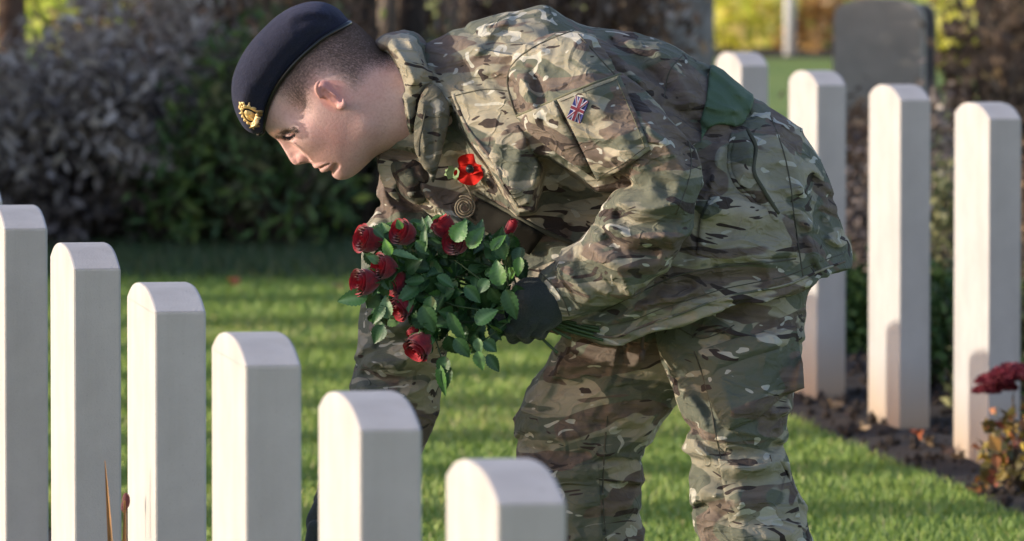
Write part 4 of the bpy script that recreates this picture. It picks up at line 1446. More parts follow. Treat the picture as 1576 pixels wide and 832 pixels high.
jx = np.arange(PW(478, 0).x, PW(1325, 0).x, hj); jz = np.arange(PW(0, 830).z, PW(0, -12).z, hj); jy = np.arange(-.385, .335, hj) + YP
torso_pts = [(612,86),(640,75),(658,66),(679,56),(719,40),(758,26),(798,15),(832,4.5),(847,7),(862,18),(889,35),(917,44),(957,52),(1004,60),(1032,66),(1060,83),(1093,105),(1122,126),(1150,145),(1181,161),
  (1214,186),(1247,221),(1267,260),(1281,299),(1293,343),(1308,390),(1318,450),(1310,560),(1220,680),(1050,740),(900,720),(812,640),(775,480),(740,400),(690,360),(640,330),(600,300),(582,268),(585,225),(600,150)]
TOR = Inflate(jx, jz, torso_pts, YP, [(800, 200, 0)], k=0.86, n=4, R=0.12)
kx = np.clip((jx - PW(625, 0).x) / (PW(800, 0).x - PW(625, 0).x), 0, 1); kx = kx * kx * (3 - 2 * kx)
kf = (0.60 + 0.40 * kx)[:, None] ** 2
TOR.U = np.where(TOR.U > 0, TOR.U * kf, TOR.U); TOR.G = TOR.G * kf
# the front of the open jacket falls away behind the chest flap and the arm
XX, ZZ = np.meshgrid(jx, jz, indexing='ij')
rec = smooth_poly([(PW(a, b).x, PW(a, b).z) for a, b in [(694,150),(720,199),(758,247),(798,319),(819,315),(829,254),(812,226),(846,232),(889,258),(919,282),(960,280),(985,330),(930,390),(870,425),(800,440),(740,440),(640,400),(540,330),(540,220),(640,225),(668,200)]], 1)
rd = poly_sdf(rec, XX, ZZ)
q_ = np.clip((rd + .001) / .014, 0, 1); q2_ = np.clip(rd / .13, 0, 1)
kk = (1 - 0.50 * q_ * q_ * (3 - 2 * q_) - 0.42 * q2_) ** 2
TOR.U = np.where(TOR.U > 0, TOR.U * kk, TOR.U); TOR.G = TOR.G * kk
g = TOR.field(jy)
# soften the cross section: flatter flanks
XX, ZZ = np.meshgrid(jx, jz, indexing='ij')
hem = smooth_poly([(PW(a, b).x, PW(a, b).z) for a, b in [(866,499),(900,511),(928,521),(956,519.5),(972,511),(1014,496),(1045,486),(1112,461),(1160,451),(1211,441),(1258,421),(1306,404)]], 5, closed=False)
cutP = np.concatenate([hem, [(PW(1500, 380).x, PW(1500, 380).z), (PW(1500, -200).x, PW(1500, -200).z), (PW(300, -200).x, PW(300, -200).z), (PW(300, 500).x, PW(300, 500).z)]])
cd = poly_sdf(cutP, XX, ZZ)
jf = [  # folds: points, width px, height m
 ([(700,60),(760,80),(830,75)],10,.005), ([(690,90),(740,120),(790,130)],12,-.005), ([(900,60),(960,100),(1010,150)],9,.006), ([(925,52),(985,95),(1040,150)],8,-.006),
 ([(1000,70),(1040,110),(1060,160)],10,.005), ([(960,60),(1010,75),(1060,95)],7,.004), ([(1020,150),(1060,180),(1085,200)],8,-.006),
 ([(1075,215),(1130,190),(1160,170)],10,-.004), ([(1110,215),(1095,260),(1070,330)],11,.007), ([(1130,205),(1122,250),(1150,290),(1185,330)],9,-.009), ([(1150,200),(1150,245),(1172,290),(1200,350)],8,.007),
 ([(1085,300),(1130,310),(1190,330)],13,.006), ([(1075,340),(1140,345),(1210,360)],12,-.006), ([(1180,190),(1215,240),(1230,300)],14,.005), ([(1240,260),(1255,310),(1268,380)],10,-.005),
 ([(1050,390),(1120,385),(1200,400)],12,.006), ([(1030,430),(1110,415),(1190,415)],10,-.006), ([(1225,300),(1240,350),(1250,400)],10,.005),
 ([(940,480),(1000,455),(1060,440)],8,.005), ([(960,500),(1010,478),(1060,465)],7,-.004), ([(880,490),(910,480),(940,490)],8,.006),
 ([(720,200),(760,250),(810,300)],10,.008), ([(700,230),(740,290),(800,340)],12,-.010), ([(640,270),(680,320),(720,350)],9,.009), ([(610,280),(640,325),(670,350)],8,-.008),
 ([(760,330),(820,350),(880,360)],12,.008), ([(760,360),(810,385),(850,390)],10,-.009), ([(830,290),(880,310),(930,300)],12,-.008), ([(820,260),(860,275),(900,290)],9,.006),
]
jf += rand_strokes(34, (1060, 130, 1280, 420), 35, 25, 90, 5.5, .0022, 1) + rand_strokes(16, (690, 40, 900, 160), 25, 20, 90, 6, .0024, 2) + rand_strokes(16, (900, 430, 1250, 500), -20, 12, 100, 5, .0022, 3)
g -= 2.0 * stroke_field(jx, jz, jf, YP)[:, :, None].astype(np.float32)
# belt drawn in at the waist
g -= (-0.006 * stroke_field(jx, jz, [([(1098,100),(1085,160),(1062,215),(1050,280)], 16, 1.0), ([(1150,135),(1140,180),(1120,215)], 9, 0.7)], YP))[:, :, None].astype(np.float32)
g = smax(g, -cd[:, :, None].astype(np.float32), 0.003)
# near sleeve
nsl = [(806,76),(838,62),(868,50),(895,50),(930,75),(964,122),(1009,160),(1046,194),(1066,222),(1078,256),(1077,289),(1064,338),(1047,379),(1030,404),(995,438),(972,453),(936,467),(879,489),
       (858,487),(842,462),(824,424),(853,400),(892,366),(923,326),(945,297),(962,276),(930,262),(889,250),(848,228),(812,206),(795,180),(782,140),(784,105)]
SLV = Inflate(jx, jz, nsl, YP - .215, [(830, 110, .07), (800, 160, .05), (900, 160, -.0), (1010, 220, -.05), (1045, 310, -.06), (960, 400, -.035), (880, 440, .0), (840, 455, .03)], k=1.06, n=4, R=0.08)
gs = SLV.field(jy)
sf = [([(985,190),(1030,225),(1060,270)],10,.006), ([(960,200),(1000,245),(1030,300)],11,-.006), ([(945,300),(985,315),(1060,300)],9,.010), ([(940,322),(985,338),(1050,330)],9,-.011), ([(925,335),(975,358),(1035,352)],9,.011),
      ([(925,352),(965,378),(1015,380)],8,-.011), ([(900,372),(945,398),(1000,408)],9,.008), ([(885,390),(915,420),(960,440)],8,-.008), ([(865,405),(890,435),(915,460)],8,.007), ([(848,415),(868,445),(885,475)],6,-.006),
      ([(800,110),(815,150),(830,195)],10,.008), ([(785,120),(797,160),(815,200)],7,-.008), ([(830,90),(848,140),(862,185)],11,.008), ([(818,95),(832,145),(846,190)],8,-.008), ([(880,70),(900,110),(925,140)],10,.005), ([(905,65),(930,95),(955,120)],8,-.006),
      ([(950,250),(990,270),(1040,285)],9,-.007), ([(935,268),(965,280),(1000,285)],8,-.012), ([(1000,180),(1040,215),(1062,250)],8,-.004), ([(990,410),(1020,380),(1050,340)],9,.006), ([(970,425),(1000,395),(1030,360)],8,-.006)]
sf += rand_strokes(14, (900, 350, 1050, 450), 15, 30, 70, 5, .0024, 4) + rand_strokes(6, (820, 90, 930, 170), 70, 20, 60, 5, .0020, 5)
gs -= 1.6 * stroke_field(jx, jz, sf, YP - .2)[:, :, None].astype(np.float32)
g = smin(g, gs, 0.006)
# open cuff
w_a, _ = SLV.half(846, 455)
CXg, CZg, CYg = jx[:, None, None], jz[None, :, None], jy[None, None, :]
pc = W(828, 470, YP - .17); pd = W(872, 440, YP - .17)
g = smax(g, -cap(pc, pd, 0.031, 0.026, 1.0, CXg, CYg, CZg), 0.003)
# far sleeve
fsl = [(640,240),(600,255),(588,262),(580,300),(574,332),(561,348),(561,392),(561,440),(560,480),(558,517),(552,545),(543,595),(532,640),(515,690),(496,740),(486,768),(512,790),(548,800),(590,765),(625,715),(657,667),(668,639),(677,595),(688,545),(692,480),(692,400),(700,330),(700,270)]
FSL = Inflate(jx, jz, fsl, YP + .17, [(650, 290, -.02), (620, 400, -.06), (615, 520, -.10), (590, 650, -.11), (540, 750, -.12)], k=1.0, n=4, R=0.07)
gf = FSL.field(jy)
ff = [([(560,540),(600,550),(650,530)],10,.009), ([(555,560),(600,575),(660,560)],9,-.010), ([(550,580),(600,598),(665,585)],9,.009), ([(575,520),(610,515),(650,500)],8,-.009), ([(550,620),(600,630),(660,610)],9,-.007),
      ([(590,280),(600,310),(625,330)],7,.007), ([(583,300),(595,330),(620,350)],6,-.007), ([(600,265),(620,300),(650,330)],7,-.007), ([(570,345),(590,350),(620,345)],6,.007), ([(565,500),(600,490),(640,490)],8,.008)]
ff += rand_strokes(16, (560, 480, 670, 680), 15, 30, 60, 5, .0024, 8)
gf -= 1.5 * stroke_field(jx, jz, ff, YP + .17)[:, :, None].astype(np.float32)
g = smin(g, gf, 0.010)
pe = W(500, 800, YP + .05); pf = W(555, 735, YP + .05)
g = smax(g, -cap(pe, pf, 0.036, 0.028, 1.0, CXg, CYg, CZg), 0.003)
# small scale rumple near the surface
def rumple(g, ax, az, ay, amp, f, st=(1, 1, 1)):
    m = np.abs(g) < 0.02
    I = np.argwhere(m)
    X = ax[I[:, 0]]; Z = az[I[:, 1]]; Y = ay[I[:, 2]]
    n1 = vnoise(X * st[0] + 0.3 * Z, Y * st[1], Z * st[2] - 0.25 * X, f)
    n2 = vnoise(X * st[0] + 5.1, Y * st[1] + 2.2, Z * st[2] + 1.3 + 0.5 * X, f * 2.1)
    r1 = 1.9 * np.exp(-4.5 * np.abs(n1)) - .6; r2 = 1.9 * np.exp(-4.0 * np.abs(n2)) - .6
    g[m] -= (amp * (0.65 * r1 + 0.35 * r2)).astype(np.float32)
    return g
g = rumple(g, jx, jz, jy, 0.0062, 11.0, (0.8, 1, 1.5))
bi = np.searchsorted(jx, PW(1072, 0).x)
bp_ = smooth_poly([(PW(a, b).x, PW(a, b).z) for a, b in [(1096,95),(1124,108),(1156,132),(1160,150),(1144,183),(1130,190),(1112,186),(1095,187),(1084,196),(1074,214),(1068,210),(1074,182),(1084,148)]], 3)
bd_ = poly_sdf(bp_, XX[bi:], ZZ[bi:])
gbelt = smax(g[bi:] - np.float32(.0085), -bd_[:, :, None].astype(np.float32), .002)
gbelt = smax(gbelt, (-.012 - g[bi:]).astype(np.float32), .002)
VB, QB = surface_nets(gbelt, jx[bi:], jz, jy)
VB = lap_smooth(VB, QB, 4, 0.5)[:, [0, 2, 1]]; QB = QB[:, ::-1]
del gbelt
V3, Q3 = surface_nets(g, jx, jz, jy)
V3 = lap_smooth(V3, Q3, 1, 0.4)[:, [0, 2, 1]]; Q3 = Q3[:, ::-1]
mesh_obj('jacket', V3, Q3, M_CAMO, person, world=True)
BV_J = BVHTree.FromPolygons([Vector(v) for v in V3.tolist()], Q3.tolist())
del g, gs, gf

# ------------------------------------------------------------------ trousers
tx = np.arange(PW(770, 0).x, PW(1300, 0).x, 0.004); tz = np.arange(0.07, PW(0, 230).z, 0.004); ty = np.arange(-.27, .28, 0.004) + YP
nl = [(1012,496),(1024,561),(1034,592),(1045,628),(1055,660),(1058,711),(1066,763),(1076,810),(1086,880),(1090,960),(1096,1040),(1110,1062),(1200,1062),(1228,1030),(1240,960),(1252,890),(1249,830),(1240,790),(1227,753),(1213,712),(1203,694),(1213,640),(1222,600),(1232,550),(1242,478),(1252,421),(1255,350),(1225,290),(1150,270),(1070,300),(1010,400)]
fl_ = [(900,470),(858,527),(832,576),(803,624),(794,656),(795,706),(803,760),(820,832),(836,900),(846,980),(850,1040),(862,1062),(955,1062),(975,1030),(985,960),(991,890),(988,832),(985,795),(989,737),(986,703),(1008,666),(1042,624),(1100,580),(1170,470),(1190,380),(1120,320),(1020,350)]
NL = Inflate(tx, tz, nl, YP - .09, [(1150, 350, .06), (1140, 480, .045), (1130, 700, -.005), (1150, 1000, 0)], k=0.92, n=4, R=0.08)
FL = Inflate(tx, tz, fl_, YP + .10, [(1100, 400, -.05), (950, 560, .0), (890, 700, .01), (900, 1000, 0)], k=0.90, n=4, R=0.08)
gn = NL.field(ty); gf = FL.field(ty)
nf = [([(1060,520),(1110,505),(1180,520),(1230,500)],10,.006), ([(1050,505),(1100,485),(1150,475)],8,-.006), ([(1055,640),(1100,690),(1170,690),(1205,680)],8,-.009), ([(1060,665),(1110,712),(1180,712),(1215,700)],9,.009), ([(1060,700),(1110,735),(1180,735),(1215,725)],8,-.006),
      ([(1065,740),(1120,765),(1190,760)],10,.006), ([(1070,770),(1130,795),(1200,785)],9,-.006), ([(1100,815),(1160,825),(1235,810)],9,.006), ([(1050,600),(1080,640),(1090,680)],8,.007), ([(1040,560),(1075,600),(1095,640)],7,-.006), ([(1205,570),(1215,600),(1205,650)],8,.006), ([(1130,740),(1135,790),(1145,840)],8,.005),
      ([(1190,700),(1205,730),(1215,770)],7,-.006)]
nf += rand_strokes(30, (1050, 500, 1240, 840), 20, 30, 90, 5.5, .0026, 6)
gn -= 1.7 * stroke_field(tx, tz, nf, YP - .1)[:, :, None].astype(np.float32)
of = [([(850,560),(900,555),(960,540)],10,.006), ([(840,590),(900,585),(980,560)],10,-.006), ([(800,650),(850,665),(900,655)],10,.006), ([(800,680),(850,695),(920,690)],9,-.007), ([(805,705),(860,725),(930,715)],9,.007), ([(960,560),(1000,590),(1030,620)],10,-.006),
      ([(930,620),(970,640),(1000,650)],10,.007), ([(900,730),(940,745),(980,740)],9,-.006), ([(870,760),(930,775),(980,770)],9,.005)]
of += rand_strokes(34, (800, 520, 1020, 840), -20, 30, 90, 5.5, .0026, 7)
gf -= 1.7 * stroke_field(tx, tz, of, YP + .1)[:, :, None].astype(np.float32)
g = smin(gn, gf, 0.014)
g = rumple(g, tx, tz, ty, 0.0065, 11.0, (0.9, 1, 1.3))
# keep it under the jacket near the hem
V4, Q4 = surface_nets(g, tx, tz, ty)
V4 = lap_smooth(V4, Q4, 1, 0.4)[:, [0, 2, 1]]; Q4 = Q4[:, ::-1]
mesh_obj('trousers', V4, Q4, M_CAMO2, person, world=True)
BV_T = BVHTree.FromPolygons([Vector(v) for v in V4.tolist()], Q4.tolist())
del g, gn, gf
# boots (below the picture)
M_BOOT = m_plain('black_boot_leather', (0.02, 0.018, 0.016), 0.35)
for (px, dy) in ((1150, -.09), (905, .11)):
    m = MB()
    a = PW(px, 1075, dy); 
    zt = a.z
    secs = []
    for (dx, z, lx, ly) in [(0.0, 0.02, 0.0, 0.0)]: pass
    # shaft
    m.tube([Vector((a.x, a.y, 0.20)), Vector((a.x, a.y, 0.10)), Vector((a.x + .005, a.y, 0.035))], [.058, .052, .05], 16)
    m.tube([Vector((a.x + .035, a.y, .045)), Vector((a.x - .03, a.y, .06)), Vector((a.x - .10, a.y, .05)), Vector((a.x - .165, a.y, .04)), Vector((a.x - .195, a.y, .035))], [.04, .052, .050, .042, .02], 16)
    bo = m.build('boot', M_BOOT, person, world=True)
    m = MB(); V = []; n = 24
    for z in (0.0, 0.028):
        for i in range(n):
            q = 2 * math.pi * i / n
            V.append((a.x - .065 + .142 * math.cos(q), a.y + .05 * math.sin(q) * (1.0 + .1 * math.cos(q)), z))
    m.add(V, [tuple(range(n))[::-1], tuple(range(n, 2 * n))] + [(i, (i + 1) % n, n + (i + 1) % n, n + i) for i in range(n)])
    so = m.build('sole', m_plain('rubber', (0.015, 0.015, 0.015), 0.8), person, world=True)
    so.parent = bo; so.matrix_parent_inverse = parent_matrix(bo).inverted()
ALL = [BV_J, BV_T]
# ------------------------------------------------------------------ collar
def cloth_solid(name, parts, mat, h=0.003, folds=(), Yf=YP, ru=0.003, hollow=None):
    lo = np.array([1e9] * 2); hi = -lo
    for p in parts:
        for a, b in p['pts']:
            w = W(a, b, p['Y']); lo = np.minimum(lo, (w.x, w.z)); hi = np.maximum(hi, (w.x, w.z))
    ax = np.arange(lo[0] - .012, hi[0] + .012, h); az = np.arange(lo[1] - .012, hi[1] + .012, h)
    ys = [p['Y'] + d[2] for p in parts for d in p['depth']]
    ay = np.arange(min(ys) - .12, max(ys) + .12, h)
    g = None
    for p in parts:
        I_ = Inflate(ax, az, p['pts'], p['Y'], p['depth'], k=p.get('k', 1), n=4, R=0.04, power=p.get('pw', 1))
        if 'wmax' in p: I_.k = p['wmax'] / math.sqrt(I_.u.max())
        f = I_.field(ay)
        g = f if g is None else smin(g, f, 0.006)
    if folds: g -= stroke_field(ax, az, folds, Yf)[:, :, None].astype(np.float32)
    if ru: g = rumple(g, ax, az, ay, ru, 18.0, (1, 1, 1.2))
    V, Q = surface_nets(g, ax, az, ay)
    V = lap_smooth(V, Q, 1, 0.4)[:, [0, 2, 1]]; Q = Q[:, ::-1]
    if hollow: pass
    o = mesh_obj(name, V, [list(map(int, q)) for q in Q] if len(V) < 5000 else Q, mat, person, world=True)
    return o, BVHTree.FromPolygons([Vector(v) for v in V.tolist()], Q.tolist())

# standing roll of the collar round the nape and its turned down near wing
_, BV_C1 = cloth_solid('collar', [
    dict(pts=[(574,64),(582,57),(592,51.5),(606,48),(620,47.5),(632,49),(642,53),(652,64),(660,78),(668,97),(674,118),(674,131),(664,136),(652,148),(646,165),(640,190),(637,215),(642,240),(640,243),(632,222),(626,192),(620,160),(611,130),(602,108),(592,86)],
         Y=YP, depth=[(600, 70, 0.0), (660, 100, -.0), (635, 200, -.045)], wmax=.098)], M_CAMO, 0.003,
    [([(600,60),(625,90),(645,130)],6,.008), ([(590,70),(612,105),(628,150)],6,-.008), ([(625,55),(650,90),(662,125)],6,.007), ([(615,120),(628,160),(634,200)],5,.006), ([(640,60),(655,85),(660,120)],5,-.006), ([(605,55),(640,75),(665,110)],4,-.004)])
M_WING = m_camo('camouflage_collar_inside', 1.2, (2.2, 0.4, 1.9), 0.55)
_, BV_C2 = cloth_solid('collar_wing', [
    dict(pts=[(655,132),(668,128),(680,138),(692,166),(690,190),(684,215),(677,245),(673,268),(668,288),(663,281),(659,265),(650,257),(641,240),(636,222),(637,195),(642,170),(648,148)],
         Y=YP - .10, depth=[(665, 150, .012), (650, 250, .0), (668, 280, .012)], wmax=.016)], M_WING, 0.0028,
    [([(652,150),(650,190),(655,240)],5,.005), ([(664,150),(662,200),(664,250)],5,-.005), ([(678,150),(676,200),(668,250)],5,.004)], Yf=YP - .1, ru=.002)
BVC = [BV_C1, BV_C2, BV_J]
seam('collar_zip', [BV_C2], [(655, 170), (650, 195), (645, 220), (645, 240)], .0016, M_SEAM, person)
# far front panel under the chin (inside of the open collar)
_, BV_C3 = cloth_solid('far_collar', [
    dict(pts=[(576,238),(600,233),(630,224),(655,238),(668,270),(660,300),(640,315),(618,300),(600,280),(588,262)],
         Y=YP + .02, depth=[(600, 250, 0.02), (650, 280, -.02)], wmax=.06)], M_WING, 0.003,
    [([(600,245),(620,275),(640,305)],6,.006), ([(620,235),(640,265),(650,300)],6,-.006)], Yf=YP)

# ------------------------------------------------------------------ pockets, flaps, seams
def sag(fx):
    return fx
seam('shoulder_seam', [BV_J], [(893, 44), (868, 52), (838, 64), (812, 78), (795, 92), (784, 108), (781, 130), (788, 160), (797, 182)], .0015, M_SEAM, person)
seam('yoke_seam', [BV_J], [(690, 150), (720, 142), (750, 137), (780, 140)], .0011, M_SEAM, person)
seam('back_seam', [BV_J], [(858, 22), (890, 52), (925, 92), (950, 118)], .0012, M_SEAM, person)
seam('back_seam', [BV_J], [(1052, 84), (1030, 110), (1022, 150)], .0010, M_SEAM, person)
seam('side_seam', [BV_J], [(1186, 178), (1205, 230), (1216, 280), (1222, 330), (1230, 385), (1236, 425)], .0012, M_SEAM, person)
seam('hem_stitch', [BV_J], [(935, 500), (975, 492), (1015, 476), (1070, 458), (1115, 444), (1165, 434), (1215, 423), (1255, 405), (1298, 390)], .0009, M_SEAM, person)
seam('drawcord_channel', [BV_J], [(925, 480), (985, 450), (1040, 425), (1110, 410), (1180, 404), (1225, 398)], .0013, M_SEAM, person)
seam('elbow_seam', [BV_J], [(1060, 215), (1064, 250), (1056, 290), (1040, 330)], .0010, M_SEAM, person)
seam('cuff_stitch', [BV_J], [(832, 420), (852, 440), (868, 464), (876, 485)], .0011, M_SEAM, person)
seam('trouser_seam', [BV_T], [(1068, 540), (1082, 580), (1093, 620), (1100, 660), (1112, 720), (1122, 790), (1130, 850)], .0011, M_SEAM, person)
seam('trouser_seam', [BV_T], [(1185, 700), (1195, 740), (1205, 790), (1210, 850)], .0010, M_SEAM, person)
seam('trouser_seam', [BV_T], [(935, 640), (930, 700), (928, 770), (935, 850)], .0012, M_SEAM, person)
seam('trouser_seam', [BV_T], [(1045, 505), (1075, 520), (1100, 515), (1130, 500)], .0011, M_SEAM, person)

applique('side_vent', BV_J, [(1128, 206), (1148, 200), (1160, 225), (1158, 262), (1172, 292), (1196, 330), (1204, 352), (1186, 340), (1152, 300), (1130, 280), (1122, 245)], 0.007, M_CAMO3, person, smooth_it=10, puff=.006)
seam('vent_piping', [BV_J], [(1128, 206), (1121, 245), (1130, 280), (1152, 302), (1186, 340), (1205, 356)], .0040, M_CAMO3, person, lift=.8)
seam('vent_edge', [BV_J], [(1150, 199), (1163, 225), (1160, 262), (1174, 290), (1198, 328)], .0034, M_LINING, person, lift=2.2)
applique('side_pocket_flap', BV_J, [(1095, 300), (1140, 306), (1190, 322), (1222, 340), (1228, 395), (1170, 398), (1100, 400), (1072, 392), (1078, 330)], 0.004, M_CAMO, person, smooth_it=20, puff=.010, fn=lambda x, y: .003 * math.sin(x * .09 + y * .05))
applique('chest_flap', BV_J, [(752, 240), (765, 212), (776, 200), (797, 192), (812, 215), (828, 252), (824, 285), (817, 314), (800, 318), (776, 282)], 0.004, M_CAMO, person, smooth_it=20, puff=.008,
         fn=lambda x, y: .004 * math.sin(x * .16 + y * .05))
m_ = seam('chest_flap_piping', [BV_J], [(697, 145), (720, 198), (758, 246), (776, 283), (798, 318)], .0028, M_CAMO3, person)
applique('sleeve_pocket', BV_J, [(795, 180), (852, 155), (885, 215), (919, 277), (886, 256), (846, 228), (815, 205)], 0.007, M_CAMO3, person, smooth_it=25, puff=.012)
fo = applique('pocket_flap', BV_J, [(857, 153), (905, 133), (954, 115), (978, 170), (1001, 230), (960, 260), (919, 279), (888, 214)], 0.006, M_CAMO3, person, smooth_it=40, puff=.010,
         fn=lambda x, y: .0028 * math.sin(x * .11 - y * .07) + .002 * math.sin(y * .19))
BV_F = BVHTree.FromPolygons([v.co.copy() for v in fo.data.vertices], [tuple(p.vertices) for p in fo.data.polygons])
seam('flap_stitch', [BV_F], [(863, 156), (905, 139), (949, 122)], .0007, M_SEAM, person)
seam('flap_stitch', [BV_F], [(949, 122), (972, 174), (993, 227)], .0007, M_STITCH, person)
seam('flap_stitch', [BV_F], [(993, 227), (955, 254), (921, 272)], .0007, M_SEAM, person)
seam('pocket_edge', [BV_J], [(794, 179), (850, 155), (905, 131), (956, 113)], .0022, M_STITCH, person)
applique('cargo_pocket', BV_T, [(1074, 545), (1130, 528), (1225, 512), (1236, 560), (1238, 597), (1205, 610), (1165, 645), (1122, 662), (1110, 655), (1090, 610)], 0.006, M_CAMO2, person, smooth_it=40, puff=.014,
         fn=lambda x, y: .003 * math.sin(x * .05 + y * .10))
applique('cargo_pocket_flap', BV_T, [(1072, 540), (1125, 522), (1226, 500), (1232, 545), (1150, 570), (1088, 592)], 0.005, M_CAMO2, person, smooth_it=40, puff=.019)
applique('knee_patch', BV_T, [(1105, 705), (1150, 716), (1200, 708), (1226, 760), (1240, 850), (1130, 860), (1118, 780)], 0.003, M_CAMO2, person, smooth_it=10)
applique('knee_patch', BV_T, [(806, 700), (860, 715), (920, 712), (925, 790), (930, 860), (840, 860)], 0.003, M_CAMO2, person, smooth_it=10)

seam('hem_edge', [BV_J], [(868, 496), (900, 508), (928, 518), (956, 516.5), (972, 508), (1014, 493), (1045, 483), (1112, 458), (1160, 448), (1211, 438), (1258, 418), (1300, 402)], .0022, M_CAMO3, person, lift=.1)

# green stable belt
t = MT('green_webbing')
n_ = t.noise(t.coord(), 700, 2)
t.set(Base_Color=t.mix(t.step(n_, .3, .7), (0.048, 0.090, 0.046), (0.074, 0.125, 0.066)), Roughness=0.75)
t.bump(n_, .3, .002)
M_GREEN = t
mesh_obj('belt', VB, QB, M_GREEN, person, world=True)

# union flag patch on the pocket flap
def flag():
    A, B, C, Dd = (889.5, 147), (908.5, 156.5), (895.5, 190), (875, 182)      # hoist runs A-B, fly A-D
    mats = [m_plain('flag_blue', (0.014, 0.022, 0.17), .7), m_plain('flag_white', (0.42, 0.43, 0.55), .7), m_plain('flag_red', (0.16, 0.010, 0.03), .7)]
    hs = [hit([BV_F], *p) for p in (A, B, C, Dd)]
    ps = [h_[0] for h_ in hs]
    n0 = (ps[1] - ps[0]).cross(ps[3] - ps[0]).normalized()
    if n0.y > 0: n0 = -n0
    lift0 = .0075
    m = MB()
    def uv(u, v, l):
        p = ps[0] * (1 - u) * (1 - v) + ps[1] * v * (1 - u) + ps[2] * u * v + ps[3] * u * (1 - v)
        return p + n0 * (lift0 + l)
    def slab(poly, mi, l, th=.0006):
        n = len(poly)
        V = [uv(u, v, l) for u, v in poly] + [uv(u, v, l - th) for u, v in poly]
        m.add(V, [tuple(range(n)), tuple(range(n, 2 * n))[::-1]] + [(i, (i + 1) % n, n + (i + 1) % n, n + i) for i in range(n)], mi)
    slab([(0, 0), (1, 0), (1, 1), (0, 1)], 0, 0, .003)
    # proportion 2:1 -> in v units, widths as fraction of the hoist
    def diag(w, mi, l, off=0):
        for s_ in (0, 1):
            a = (0, s_); b = (1, 1 - s_)
            wu, wv = w * .5, w
            if s_ == 0: slab([(0, 0), (wu, 0), (1, 1 - wv), (1, 1), (1 - wu, 1), (0, wv)], mi, l)
            else: slab([(0, 1), (0, 1 - wv), (1 - wu, 0), (1, 0), (1, wv), (wu, 1)], mi, l)
    diag(.15, 1, .0005); diag(.055, 2, .0010)
    slab([(.40, 0), (.60, 0), (.60, 1), (.40, 1)], 1, .0015); slab([(0, .34), (1, .34), (1, .66), (0, .66)], 1, .0016)
    slab([(.44, 0), (.56, 0), (.56, 1), (.44, 1)], 2, .0021); slab([(0, .41), (1, .41), (1, .59), (0, .59)], 2, .0022)
    o = m.build('flag_patch', mats, person, smooth=False, world=True)
flag()

